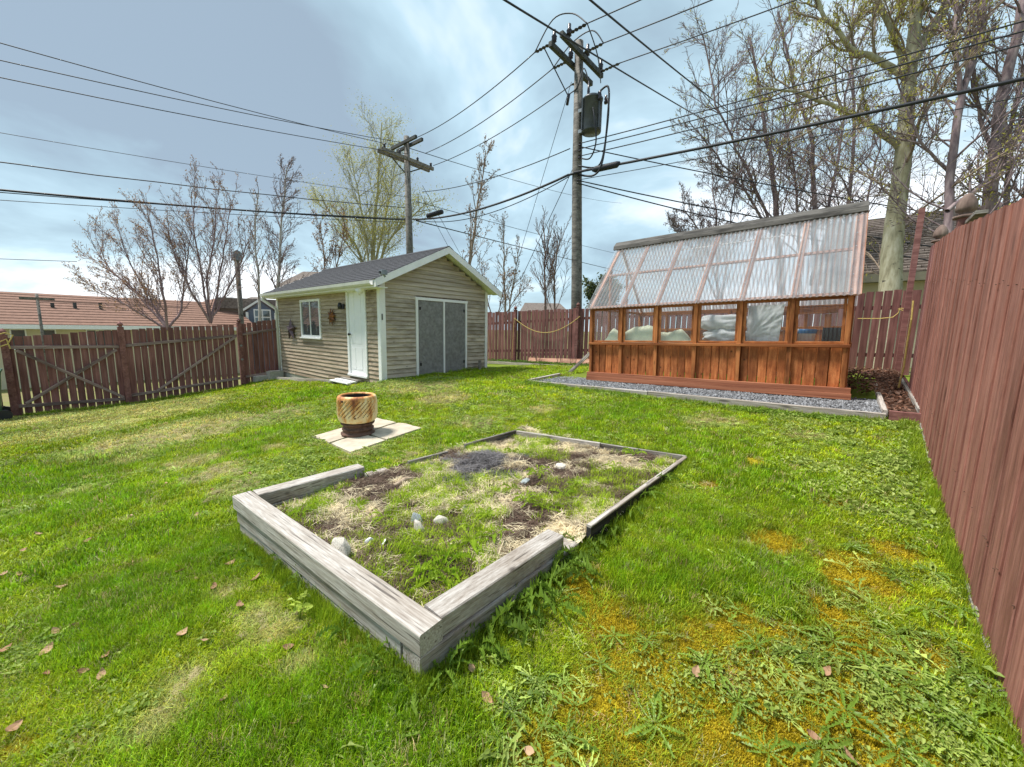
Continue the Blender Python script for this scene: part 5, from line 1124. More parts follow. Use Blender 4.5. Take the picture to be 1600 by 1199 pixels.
for (px, py, s) in ((1022, 1140, 1.25), (1150, 1105, 1.15), (1100, 1045, 1.1), (1180, 1015, 1.0), (1010, 1010, .8), (960, 1000, .8), (940, 1045, .8), (800, 1120, .95), (780, 1160, .9), (840, 1075, .9), (1200, 960, .8), (1300, 1010, 1.2), (1350, 1050, 1.2), (1270, 1035, 1.0), (1420, 1080, 1.2), (1470, 1120, 1.3), (1500, 1060, 1.3), (1520, 1150, 1.4), (1550, 1100, 1.3),
                   (1480, 1010, 1.2), (1450, 960, 1.1), (1400, 1000, 1.1), (1500, 960, 1.2), (1460, 900, 1.1), (1420, 860, 1.0), (1470, 850, 1.0), (1400, 910, .9), (1440, 800, 1.0), (1400, 780, .9), (1330, 860, .9), (1300, 790, .8), (1360, 720, .9), (1420, 720, 1.0), (1280, 1180, 1.2), (1200, 1185, 1.1), (1400, 1185, 1.3), (1320, 1120, 1.1), (620, 1160, .9), (560, 1185, .9), (700, 1175, .9), (500, 1100, .8), (470, 1150, .7), (1120, 940, .7), (1180, 800, .8), (1080, 780, .8), (1250, 730, .9)):
    tag(dand(px, py, s*.74), dlab(px, py, s), 'dandelion', 'dandelions in the open lawn')
for (px, py, s) in ((745, 1015, .9), (770, 985, 1.15), (800, 955, 1.25), (830, 925, 1.3), (855, 905, 1.2), (880, 890, 1.0), (905, 865, .9), (700, 1050, .8), (920, 845, .8), (955, 830, .8), (985, 800, .8), (1010, 775, .8), (1035, 750, .8), (905, 905, .9), (820, 985, .9), (870, 950, .8), (590, 1030, .7), (610, 1060, .8), (650, 1085, .7), (545, 985, .6), (480, 910, .7), (450, 880, .7), (380, 860, .7), (400, 880, .6)):
    tag(dand(px+(0 if px > 700 else -6), py+(6 if px > 700 else 10), s*1.35, 2.2), ('dark leafy dandelion against the front timber face of the bed, left side' if px < 660 else 'dark leafy dandelion beside the rear right board of the bed' if py < 850 else 'dark leafy dandelion growing along the right hand timber of the bed'), 'dandelion', 'dandelions along the bed timbers')
for (px, py, s) in ((690, 890, 1.3), (668, 868, .9), (735, 850, .95), (775, 838, .8), (700, 862, .8), (850, 800, .8), (820, 790, .7), (470, 800, .7), (500, 790, .6), (640, 850, .6), (930, 700, .7), (860, 700, .8), (990, 720, .8), (1010, 735, .6), (590, 730, .8), (560, 745, .8), (610, 720, .8), (760, 690, .8), (800, 712, .7), (715, 800, .7), (760, 810, .7), (800, 770, .7), (840, 745, .8), (900, 760, .7), (600, 810, .7), (560, 790, .7), (660, 770, .6), (720, 770, .6), (880, 780, .7), (520, 770, .6), (630, 790, .6), (700, 905, .8), (655, 890, .8), (960, 740, .7)):
    tag(dand(px, py, s*1.3, 1.9, .20), ('bright green weed inside the bed, near the front corner' if py > 820 else 'bright green weed inside the bed, near the left timber' if px < 660 else 'bright green weed inside the bed, near the back boards' if py < 730 else 'bright green weed inside the bed, in its middle'), 'dandelion', 'weeds inside the timber bed')
x, y, z = pts(26000, -7.5, .62, -1, 5.5); w = fbm(x*1.3, y*1.3, 155, 4)+.13*sstep(-1.8, .3, x)+.04*rs.randn(len(x))-.10*lush_f(x, y); k = (w > .53) & (rs.rand(len(x)) < .65); x, y, z = x[k], y[k], z[k]; m_ = len(x)
scatter('small_rosettes', np.stack([x, y, z+.016], -1), (.25+.62*rs.rand(m_)**2)[:, None]*np.ones((1, 3)), np.stack([rs.uniform(-.25, .25, m_), rs.uniform(-.25, .25, m_), rs.rand(m_)*6.28], -1), rs.randint(0, 3, m_), (np.array([.17, .28, .03])+rs.rand(m_, 1)*np.array([.28, .28, .10]))*(.6+.7*rs.rand(m_, 1)), [dandelion_mesh(s_+30, 8, .13, M['grass'], 8) for s_ in range(3)], 'small toothed weed rosettes mixed into the lawn', 'weeds')
n = 420; x = rs.uniform(-4.9, .4, n); y = 6.31-abs(rs.randn(n))*.07; z = gz(x, y)
scatter('edge_weeds', np.stack([x, y, z], -1), np.stack([.6+.5*rs.rand(n), .6+.5*rs.rand(n), 1.0+.9*rs.rand(n)], -1)*(.5+.8*fbm(x*2.2, y, 7, 3))[:, None], np.stack([rs.uniform(-.2, .2, n), rs.uniform(-.2, .2, n), rs.rand(n)*6.28], -1), rs.randint(0, 3, n), (np.array([.13, .24, .02])+rs.rand(n, 1)*np.array([.14, .16, .03])), [dandelion_mesh(s_+50, 9, .15, M['grass'], 8) for s_ in range(3)], 'leafy weeds growing along the gravel pad timber', 'weeds')
ex_, ey_ = [], []
for (a0, b0, a1, b1, k) in ((-3.36, .73, -1.20, .85, 330), (-1.17, .86, -1.16, 2.15, 220), (-3.40, .8, -3.36, 1.95, 120), (-1.10, 2.2, -1.08, 4.1, 260), (-3.2, 3.78, -1.1, 4.16, 160), (.60, 1.0, .60, 6.2, 420), (-7.5, 4.5, -7.48, 7.7, 120), (-13.2, -.5, -13.2, 4.4, 260), (-5.0, 6.33, .4, 6.32, 300)):
    t_ = rs.rand(k); ex_.append(a0+(a1-a0)*t_+rs.randn(k)*.022); ey_.append(b0+(b1-b0)*t_+rs.randn(k)*.022)
x, y = np.concatenate(ex_), np.concatenate(ey_); z = gz(x, y); m_ = len(x); d_ = np.clip(np.hypot(x, y)/4, .8, 2.2)
scatter('edge_grass', np.stack([x, y, z], -1), np.stack([d_, d_, (1.3+1.9*rs.rand(m_)*fbm(x*3, y*3, 8, 3)*1.6)], -1), np.stack([rs.uniform(-.3, .3, m_), rs.uniform(-.3, .3, m_), rs.rand(m_)*6.28], -1), rs.randint(0, 4, m_), (np.array([.17, .30, .01])+rs.rand(m_, 1)*np.array([.22, .20, .02]))*(.5+.8*rs.rand(m_, 1)), tf_n, 'longer uncut grass along timbers, fences and shed', 'grass')
def sprig():
    p = G(468, 970); b = MB(); rg = random.Random(3); t = thing('weed', p, 'yellow green leafy seedling beside the front bed timber', 'plant')
    for k in range(5):
        q = Vector(p)+Vector((rg.uniform(-.07, .07), rg.uniform(-.05, .05), rg.uniform(.05, .12))); b.tube([Vector(p), (Vector(p)+q)/2+Vector((0, 0, .02)), q], .0022, 4)
        m = leafcluster(5, .03, .035, .022, M['weed_y'], k); obj('leaf', m, t, Matrix.Translation(q))
    b.build('stem', M['weed_y'], t)
sprig()
dl = []
for s in range(4):
    rg = random.Random(s); V = []; 
    for j in range(7):
        f = j/6; w = .022*math.sin(math.pi*min(1, f*.93+.04)); cz = .006+.018*(f-.5)**2*4*rg.uniform(.4, 1); V += [((f-.5)*.075, w, cz+.007*rg.random()), ((f-.5)*.075, 0, cz), ((f-.5)*.075, -w, cz+.009*rg.random())]
    Fc = []
    for j in range(6): b = 3*j; Fc += [(b, b+1, b+4, b+3), (b+1, b+2, b+5, b+4)]
    dl.append(mesh('dead_leaf', V, Fc, M['dead_leaf']))
for (px, py) in ((828, 1185), (1268, 1160), (737, 1055), (760, 1100), (465, 1140), (350, 1105), (422, 1098), (452, 1020), (160, 1065), (130, 1058), (72, 1063), (165, 1035), (308, 912), (335, 925), (402, 910), (375, 955), (282, 900), (280, 892), (205, 812), (56, 795), (20, 800), (40, 865), (75, 1025), (88, 995), (8, 1025), (322, 1010), (284, 1000), (250, 806), (308, 810), (360, 888), (165, 940), (95, 925), (1290, 1060), (1085, 1060), (1325, 1195), (20, 1150), (510, 1085), (560, 1010), (330, 770), (260, 760), (390, 745), (5, 905), (30, 905), (60, 840), (140, 850), (120, 985)):
    p = G(px, py); s = random.uniform(.55, .85)
    tag(obj('dead_leaf', dl[random.randrange(4)], None, Matrix.Translation((p[0], p[1], p[2]+.028)) @ Euler((random.uniform(-.5, .5), random.uniform(-.5, .5), random.uniform(0, 6.28))).to_matrix().to_4x4() @ Matrix.Scale(s, 4)), ('dry brown leaf on the lawn close to the left picture edge' if px < 110 else 'dry brown leaf on the lawn left of the raised bed' if px < 480 else 'dry brown leaf on the lawn just before the bed corner' if px < 850 else 'dry brown leaf on the mossy lawn right of the bed'), 'dead leaf', 'dead leaves scattered on the lawn')

# ------------------------------------------------------------------ utility poles and wires
P1 = (-7.20, 11.36); P2 = (-16.95, 11.85)
def pole_main():
    x, y = P1; z0 = .4; zt = 10.32; t = thing('utility_pole', (x, y, z0), 'tall weathered utility pole with transformer behind the back fence', 'utility pole')
    b = MB(); b.tube([(x+.35, y, z0-.3), (x+.25, y, 3.), (x+.1, y, 6.5), (x, y, zt)], [.185, .175, .155, .13], 16); b.build('shaft', M['pole'], t, True)
    for dx, zz in ((-.19, 9.72), (.19, 9.82)): b = MB(); b.box((x+dx-.055, y-1.25, zz-.07), (x+dx+.055, y+1.15, zz+.07)); b.build('crossarm', M['arm'], t)
    for (yy, dx, zz) in ((-1.05, -.19, 9.79), (-.85, .19, 9.89), (.2, .19, 9.89), (1.05, .19, 9.89), (-.15, -.19, 9.79)):
        b = MB(); b.lathe([(.0, 0), (.03, 0), (.03, .08), (.075, .09), (.05, .13), (.08, .15), (.055, .19), (.085, .21), (.05, .26), (.05, .38), (.0, .42)], (x+dx, y+yy, zz), 10); b.build('insulator', M['insul'], t, True)
    for yy in (-1.05, -.1, 1.0):
        for s in (-1, 1):
            b = MB(); prev = None
            for k in range(5): cx_ = x+s*(.32+.12*k); b.lathe([(.0, -.02), (.06, -.015), (.065, 0), (.0, .02)], (cx_, y+yy, 9.87), 8)
            b.tube([(x+s*.2, y+yy, 9.87), (x+s*.9, y+yy, 9.87)], .02, 6); b.build('strain_insulator', M['insul'], t)
    # cut-out fuse
    b = MB(); b.tube([(x-.28, y-.1, 8.87), (x-.24, y-.1, 8.90), (x-.3, y-.1, 8.6)], .045, 8); b.build('fuse', M['insul'], t, True)
    # transformer can
    tx, ty, tz = x+.58, y-.05, 7.48
    b = MB(); b.lathe([(.0, .05), (.29, .07), (.30, .10), (.30, .95), (.32, .96), (.32, 1.0), (.26, 1.06), (.0, 1.09)], (tx, ty, tz), 28); tr_ = b.build('transformer', M['trans'], t, True)
    for a in (R(-120), R(-20)):
        b = MB(); cx_, cy_ = tx+.33*math.cos(a), ty+.33*math.sin(a); b.box((cx_-.02, cy_-.02, tz+.1), (cx_+.02, cy_+.02, tz+.95)); b.build('fin', M['trans'], tr_)
    for (dx, dy, h) in ((-.15, 0, .42), (.36, -.2, .1), (.40, .1, .08)):
        b = MB(); b.lathe([(.0, 0), (.05, 0), (.06, .05), (.04, .09), (.055, .13), (.035, .18), (.045, .22), (.02, h+.1), (.0, h+.1)], (tx+dx, ty+dy, tz+(1.05 if dx < 0 else .80)), 10); b.build('bushing', M['insul'], tr_, True)
    b = MB(); b.box((x+.08, y-.12, tz+.15), (tx-.3, y+.05, tz+.25)); b.box((x+.08, y-.12, tz+.75), (tx-.3, y+.05, tz+.85)); b.build('bracket', M['steel'], tr_)
    # looping leads
    def loop(pts_, r, nm='lead'):
        P = [Vector(p) for p in pts_]; out = []
        for i in range(len(P)-1):
            p0 = P[max(i-1, 0)]; p1, p2 = P[i], P[i+1]; p3 = P[min(i+2, len(P)-1)]
            for k in range(6):
                s = k/6; out.append(.5*((2*p1)+(-p0+p2)*s+(2*p0-5*p1+4*p2-p3)*s*s+(-p0+3*p1-3*p2+p3)*s**3))
        out.append(P[-1]); b = MB(); b.tube(out, r, 5); b.build(nm, M['cable'], t, True)
    loop([(tx+.3, ty-.2, tz+1.0), (tx+.62, ty-.2, tz+1.05), (tx+.65, ty-.2, tz+.3), (tx+.55, ty-.2, tz-.9), (tx+.25, ty-.15, tz-1.25), (x+.18, y-.1, tz-1.05)], .03)
    loop([(tx+.4, ty+.1, tz+1.0), (tx+.56, ty, tz+.6), (tx+.5, ty, tz-.3), (tx+.3, ty, tz-.95), (x+.2, y-.1, tz-.8)], .025)
    loop([(tx+.2, ty-.3, tz+.6), (tx+.32, ty-.38, tz+.2), (tx+.35, ty-.3, tz-.4), (tx+.1, ty-.2, tz-.75), (x+.18, y-.1, tz-.55)], .022)
    loop([(tx-.15, ty, tz+1.55), (tx-.35, ty, tz+2.0), (x+.1, y-.15, 8.97), (x-.2, y-.1, 8.90)], .018)
    loop([(x-.28, y-.1, 8.87), (x-.5, y-.3, 9.37), (x-.6, y-1.0, 9.92)], .018); loop([(x-.9, y-1.05, 9.87), (x-.3, y-1.0, 10.52), (x+.3, y-.9, 10.47), (x+.9, y-1.05, 9.87)], .018); loop([(x-.9, y-.1, 9.87), (x-.2, y-.1, 10.32), (x+.5, y-.1, 10.37), (x+.9, y-.1, 9.87)], .018); loop([(x+.9, y-1.05, 9.87), (x+1.0, y-.6, 9.27), (x+.3, y+.9, 9.47)], .016)
    for zz in (7.28, 7.12, 6.92):
        b = MB(); b.lathe([(.0, -.05), (.05, -.04), (.03, 0), (.05, .04), (.0, .05)], (x+.26, y-.15, zz), 8); b.build('spool_insulator', M['insul'], t)
    b = MB(); b.tube([(x-.2, y-.16, 6.46), (x+.6, y-.16, 6.46)], .035, 6); b.build('clamp', M['cable'], t)
pole_main()
def pole_two():
    x, y = P2; t = thing('utility_pole', (x, y, -.5), 'distant utility pole with crossed wooden arms behind the shed', 'utility pole')
    b = MB(); b.tube([(x+.2, y, -1), (x+.1, y, 5), (x, y, 10.55)], [.19, .17, .13], 12); b.build('shaft', M['pole'], t, True)
    for dx in (-.16, .16): b = MB(); b.box((x+dx-.055, y-1.45, 9.42), (x+dx+.055, y+1.45, 9.57)); b.build('crossarm', M['arm_pale'], t)
    for dy in (-.17, .17): b = MB(); b.box((x-1.0, y+dy-.055, 10.15), (x+1.0, y+dy+.055, 10.28)); b.build('crossarm', M['arm'], t)
    b = MB()
    for yy in (-1.3, -.5, .5, 1.3): b = MB(); b.lathe([(.0, 0), (.06, .02), (.05, .1), (.07, .14), (.0, .2)], (x+.16, y+yy, 9.57), 8); b.build('insulator', M['insul'], t, True)
    for s in (-1, 1): b = MB(); b.tube([(x+s*.05, y-.06, 8.9), (x+.0, y+s*.9, 9.42)], .03, 5); b.build('brace', M['arm'], t)
pole_two()
def wire(p, q, sag, r, lab, cat='power line', n=18, wob=0, nm='power_line'):
    p = Vector(map(float, p)); q = Vector(map(float, q)); P = []
    for i in range(n+1):
        f = i/n; v_ = p.lerp(q, f); v_.z -= sag*4*f*(1-f); 
        if wob: v_.z += wob*math.sin(f*60)
        P.append(v_)
    b = MB(); b.tube(P, r, 5); return tag(b.build(nm, M['cable'], None, True), lab, cat)
x1_, y1_ = P1; x2_, y2_ = P2
for k, (dy, a) in enumerate(((-1.05, (649, 216)), (-.1, (664, 240)), (1.0, (677, 259)))):
    e = far(*a, 19.5); wire((x1_-.9, y1_+dy, 9.87), e, .25, .016, ['near', 'middle', 'far'][k]+' high voltage wire between the two utility poles')
    wire((x1_+.9, y1_+dy, 9.87), (x1_+34, y1_+dy, 9.87), .8, .016, ['top', 'second', 'third'][k]+' wire leaving the main pole top towards upper right')
for k, (a, b_) in enumerate((((640, 222), (0, 38)), ((600, 226), (0, 65)), ((600, 240), (0, 92)))):
    s = Vector((x2_-.1+(k-1)*.6, y2_-.3, (10.25, 10.22, 9.55)[k])); e = Vector(far(b_[0], b_[1], 9.87)); wire(s, s+(e-s)*2.2, .45, .013, ['highest', 'second highest', 'third'][k]+' thin wire crossing the upper left sky from the distant pole')
def w2(a, da, b_, db, ext, sag, r, lab, **k): s = Vector(far(*a, da)); e = Vector(far(*b_, db)); return wire(s, s+(e-s)*ext, sag, r, lab, **k)
w2((637, 308), 20, (0, 188), 11.3, 2.2, .35, .009, 'faint thin wire in the left sky above the wavy cable')
w2((637, 325), 20, (0, 226), 11.3, 2.2, .5, .018, 'wavy cable crossing the left sky above the thick bundle', wob=.012)
w2((637, 344), 20, (0, 272), 11.3, 2.2, .45, .034, 'thick black cable bundle crossing the left sky', cat='cable')
w2((637, 342), 20, (0, 284), 11.3, 2.0, .30, .014, 'thin wire merging into the thick cable bundle at left')
w2((637, 348), 20, (0, 299), 11.3, 2.2, .25, .011, 'lowest thin wire of the left group below the bundle')
w2((120, 409), 40, (-20, 404), 40, 1.3, 0, .03, 'short dark wire low in the left sky')
wire(far(645, 343, 19.8), (x1_-.1, y1_-.17, 6.46), .35, .040, 'thick black cable bundle between the distant and main poles', 'cable'); wire(far(650, 344, 19.8), (x1_-.1, y1_-.17, 6.40), .55, .016, 'thin strand lashed under the cable bundle between the poles', 'cable')
wire((x1_+.1, y1_-.17, 6.48), (x1_+34, y1_-.2, 6.46), .7, .036, 'thick black cable bundle going right from the main pole', 'cable')
b = MB(); b.tube([far(668, 338, 19.3), far(691, 331, 18.8)], .11, 10); tag(b.build('cable_splice', M['cable'], None, True), 'small black splice case on the cable beside the distant pole', 'splice case')
b = MB(); b.tube([(x1_+.75, y1_-.17, 6.40), (x1_+.85, y1_-.17, 6.40), (x1_+1.55, y1_-.17, 6.37), (x1_+1.65, y1_-.17, 6.40)], [.04, .09, .09, .04], 12); tag(b.build('cable_splice', M['cable'], None, True), 'long black splice case on the cable right of the main pole', 'splice case')
wire((x1_-.1, y1_-.15, 7.25), far(660, 300, 20), .25, .016, 'secondary wire from the main pole down left to the distant pole')
for k, zz in enumerate((7.3, 7.14, 6.93)): wire((x1_+.28, y1_-.15, zz), (x1_+34, y1_-.2, zz+.1), .6, .015, ['upper', 'middle', 'lower'][k]+' secondary wire going right from below the transformer')
wire((x1_+.28, y1_-.15, 7.2), (3.0, 17.2, 4.6), .1, .016, 'service wire from below the transformer down to the house behind'); wire((x1_+.2, y1_-.15, 6.24), (2.2, 17.2, 4.0), .1, .018, 'upper service cable descending right from the main pole'); wire((x1_+.2, y1_-.15, 6.16), (1.6, 17.2, 3.8), .15, .018, 'lower service cable descending right from the main pole')
wire((x1_+.2, y1_-.15, 6.24), (x1_+34, y1_+2, 6.0), .4, .010, 'thin wire just below the right going cable bundle')
w2((650, 345), 20, (952, 419), 45, 1.8, .1, .028, 'dark wire running from the distant pole down behind the main pole')
w2((640, 232), 20, (845, 285), 35, 3, .5, .018, 'pale thin wire from the distant pole top towards lower right'); w2((650, 315), 20, (960, 393), 45, 1.6, .2, .016, 'faint thin wire below the middle of the sky')
w2((893, 128), 13.3, (817, 381), 17, 1.6, 0, .010, 'long guy wire slanting down left from the main pole top', cat='guy wire'); w2((896, 262), 13.3, (856, 347), 15, 2.4, 0, .012, 'short guy wire slanting down left from the cable level', cat='guy wire')
w2((655, 300), 20, (700, 385), 24, 1.5, 0, .012, 'left guy wire of the distant pole', cat='guy wire'); w2((660, 290), 20, (704, 370), 24, 1.5, 0, .012, 'right guy wire of the distant pole', cat='guy wire')
w2((690, -60), 5.0, (1150, 212), 20, 1.5, .12, .017, 'heavy black cable crossing overhead past the main pole top', cat='cable'); w2((850, -60), 5.0, (1170, 190), 20, 1.5, .20, .017, 'heavy black cable crossing overhead right of the main pole', cat='cable')
def small_post(px, top, bot, dep, r, lab, arm=False, lamp=False):
    p = far(px, bot, dep); q = far(px, top, dep); t = thing('utility_post', p, lab, 'post')
    b = MB(); b.tube([(p[0], p[1], p[2]-3), (p[0], p[1], q[2])], r, 8); b.build('shaft', M['pole'], t, True)
    if arm: b = MB(); b.box((p[0]-.05, p[1]-.5, q[2]-.25), (p[0]+.05, p[1]+.5, q[2]-.15)); b.build('crossarm', M['pole'], t); b = MB(); b.tube([(p[0], p[1], q[2]-.3), (p[0]+1, p[1]+5, q[2]-.35)], .02, 4); b.build('wire', M['cable'], t)
    if lamp: b = MB(); b.prism([(p[0]-.13, p[1]-.14, q[2]-.25), (p[0]-.13, p[1]+.15, q[2]-.25), (p[0]-.13, p[1]+.15, q[2]+.05), (p[0]-.13, p[1], q[2]+.15), (p[0]-.13, p[1]-.14, q[2]+.05)], (.26, 0, 0)); b.build('box_head', M['steel'], t)
small_post(63, 460, 500, 17.2, .05, 'thin grey post with short arm before the long brown roof', arm=True); small_post(378, 400, 510, 15.5, .085, 'pale post with grey box on top behind the left fence', lamp=True)

# ------------------------------------------------------------------ neighbouring houses
def bungalow():
    xe, xr = -29.0, -33.8; y0, y1 = -9, 8.6; ze, zr = 1.28, 2.95
    t = thing('bungalow', (-33, 0, -1.5), 'long low bungalow with red brown roof beyond the left fence', 'house')
    b = MB(); b.box((-38, y0+.4, -1.8), (xe-.5, y1-.4, ze-.02)); b.build('wall', M['cream_wall'], t)
    n = 12
    for i in range(n):
        f0, f1 = i/n, (i+1)/n; b = MB(); xa, xb = xe+(xr-xe)*f0, xe+(xr-xe)*f1; za, zb = ze+.1+(zr-ze)*f0, ze+.1+(zr-ze)*f1
        b.add([(xa, y0, za+.03), (xa, y1, za+.03), (xb, y1, zb), (xb, y0, zb), (xa, y0, za-.02), (xa, y1, za-.02)], [(0, 1, 2, 3), (4, 5, 1, 0)]); b.build('roof_course', M['shingle_red'], t)
    b = MB(); b.add([(xr, y0, zr+.1), (xr, y1, zr+.1), (-38.6, y1, ze), (-38.6, y0, ze)], [(0, 1, 2, 3)]); b.build('back_roof', M['shingle_red'], t)
    for yy in (y0+.45, y1-.45): b = MB(); b.add([(xe-.5, yy, ze), (xr, yy, zr+.05), (-38, yy, ze)], [(0, 1, 2)]); b.build('gable', M['cream_wall'], t)
    b = MB(); b.box((xe-.02, y0, ze-.1), (xe+.05, y1, ze+.1)); b.build('fascia', M['plastic_white'], t)
    b = MB(); b.box((xe-.5, y0, ze-.06), (xe-.02, y1, ze-.02)); b.build('soffit', M['plastic_white'], t)
    for (a, c) in ((17, 38), (66, 85), (136, 149), (154, 168), (170, 182), (215, 235)):
        q0, q1 = atx(a, 516, xe-.45), atx(c, 516, xe-.45); b = MB(); b.box((xe-.52, float(q0[1])-.05, .2), (xe-.46, float(q1[1])+.05, 1.16)); f = b.build('window_frame', M['plastic_white'], t)
        b = MB(); b.box((xe-.458, float(q0[1]), .25), (xe-.45, float(q1[1]), 1.12)); b.build('window_pane', M['glass'], f)
    for px in (82, 117, 157): p = atx(px, 478, -31.5); b = MB(); b.tube([(p[0], p[1], float(p[2])-.4), (p[0], p[1], float(p[2])+.15)], .07, 8); b.build('roof_vent', M['arm'], t)
bungalow()
def blue_house():
    c = far(408, 520, 27); cx_, cy_ = float(c[0]), float(c[1]); t = thing('blue_house', (cx_, cy_, -1), 'blue grey house with white trimmed dormer and brown roof beyond the left fence', 'house')
    B = Matrix.Translation((cx_, cy_, 0)) @ Matrix.Rotation(R(-58+90), 4, 'Z')    # local -Y looks to the viewer
    u = np.array([cx_, cy_])/math.hypot(cx_, cy_); B = Matrix(((-u[1]*-1, u[0]*1, 0, cx_), (-u[0], u[1]*1, 0, cy_), (0, 0, 1, 0), (0, 0, 0, 1)))
    B = Matrix(((u[1], u[0], 0, cx_), (-u[0], u[1], 0, cy_), (0, 0, 1, 0), (0, 0, 0, 1)))
    s = 27/610.
    def bx(nm, x0, x1, y0, y1, z0, z1, m, par=t): b = MB(); b.box((x0, y0, z0), (x1, y1, z1), B); return b.build(nm, m, par)
    def pr(nm, poly, dy, m, par=t): b = MB(); b.prism([B @ Vector((p[0], p[2], p[1])) for p in poly], B.to_3x3() @ Vector((0, dy, 0))); return b.build(nm, m, par)
    zz = lambda py: 1.55+(504-py)*s
    bx('wall', -2.2, 3.2, .6, 7, -1.5, zz(478), M['brown_wall']); pr('roof', [(-2.6, zz(480), .4), (-2.3, zz(464), .4), (3.4, zz(464), .4), (3.6, zz(480), .4)], 6, M['shingle_brn'])
    bx('dormer_wall', -.75, .95, 0, 2, -1.5, zz(484), M['blue_wall']); pr('dormer_gable', [(-.75, zz(484), 0), (.95, zz(484), 0), (.1, zz(469), 0)], 1.5, M['blue_wall'])
    pr('gable_trim', [(-1.0, zz(485), -.15), (.1, zz(466), -.15), (.1, zz(463), -.15), (-1.15, zz(484), -.15)], .3, M['plastic_white']); pr('gable_trim', [(1.2, zz(485), -.15), (.1, zz(466), -.15), (.1, zz(463), -.15), (1.35, zz(484), -.15)], .3, M['plastic_white'])
    bx('corner_trim', -.8, -.65, -.06, .0, -1.5, zz(485), M['plastic_white']); bx('corner_trim', .85, 1.0, -.06, .0, -1.5, zz(485), M['plastic_white'])
    f = bx('window_frame', -.35, .65, -.08, -.01, zz(504), zz(480), M['plastic_white'])
    for (a, c_, d, e) in ((-.27, .11, 502, 493), (.19, .57, 502, 493), (-.27, .11, 491, 482), (.19, .57, 491, 482)): bx('window_pane', a, c_, -.095, -.085, zz(d), zz(e), M['glass'], f)
blue_house()
def bg_roof(x0px, x1px, toppx, eavepx, dep, lab, roofm, wallm, peak=None):
    a, b_ = far(x0px, eavepx, dep), far(x1px, eavepx, dep); zt = float(far((x0px+x1px)/2, toppx, dep+3)[2]); ze = float(a[2]); d = Vector((b_-a)); d.z = 0; n = Vector((-d.y, d.x, 0)).normalized()
    t = thing('house', a, lab, 'house'); A_ = Vector((float(a[0]), float(a[1]), ze)); in_ = d*.12
    b = MB(); b.add([A_, A_+d, A_+d-in_+n*3+Vector((0, 0, zt-ze)), A_+in_+n*3+Vector((0, 0, zt-ze)), A_+n*6, A_+d+n*6], [(0, 1, 2, 3), (5, 4, 3, 2), (0, 3, 4), (1, 5, 2), (0, 4, 5, 1)]); b.build('roof', roofm, t)
    b = MB(); p = [A_+d*.03+n*.4, A_+d*.97+n*.4, A_+d*.97+n*5.6, A_+d*.03+n*5.6]; b.prism([v_-Vector((0, 0, .02)) for v_ in p], (0, 0, -3.5)); b.build('wall', wallm, t)
bg_roof(426, 500, 425, 449, 24, 'house with brown hip roof peeking over the left shed eave', M['shingle_brn'], M['brown_wall']); bg_roof(350, 377, 464, 478, 30, 'small brown roofed house left of the blue grey one', M['shingle_brn'], M['brown_wall'])
bg_roof(812, 890, 474, 487, 34, 'low grey green roof just above the back fence left of the pole', M['shingle_brn'], M['cream_wall']); bg_roof(300, 345, 466, 476, 42, 'far brownish roof between the bungalow and the maple stems', M['shingle_red'], M['brown_wall'])
def beige_house():
    t = thing('beige_house', (2, 17, .4), 'beige house with weathered grey brown shingle roof behind the back fence', 'house')
    x0, x1, y0 = -1.2, 14, 17.0; ze = 3.5; dy = 6.0; zr = float(aty(1432, 334, 23.0)[2])
    b = MB(); b.box((x0+.4, y0+.5, 0), (x1, y0+11, ze)); b.build('wall', M['cream_wall'], t)
    b = MB(); b.box((x0, y0-.02, ze-.28), (x1, y0+.1, ze-.02)); b.build('fascia', M['soffit'], t)
    b = MB(); b.box((x0, y0+.1, ze-.26), (x1, y0+.5, ze-.22)); b.build('soffit', M['soffit'], t)
    n = 26
    for i in range(n):
        f0, f1 = i/n, (i+1)/n; ya, yb_ = y0+dy*f0, y0+dy*f1; za, zb = ze+(zr-ze)*f0, ze+(zr-ze)*f1; b = MB(); x = x0
        while x < 10:
            w = random.uniform(.25, .5); o = random.uniform(.0, .035); x2 = min(x+w, x1); b.add([(x, ya-.02, za+.02+o), (x2-.01, ya-.02, za+.02+o), (x2-.01, yb_+.02, zb), (x, yb_+.02, zb), (x, ya-.02, za-.03), (x2-.01, ya-.02, za-.03)], [(0, 1, 2, 3), (4, 5, 1, 0)]); x = x2
        tag(b.build('shingle_course', M['shingle_brn'], t), kind='stuff')
    b = MB(); b.add([(x0, y0+dy, zr), (10, y0+dy, zr), (10, y0+11.5, ze), (x0, y0+11.5, ze)], [(0, 1, 2, 3)]); b.build('back_roof', M['shingle_brn'], t)
    b = MB(); b.add([(x0+.42, y0+.5, ze), (x0+.42, y0+dy, zr-.2), (x0+.42, y0+11, ze)], [(0, 1, 2)]); b.build('gable', M['cream_wall'], t)
beige_house()

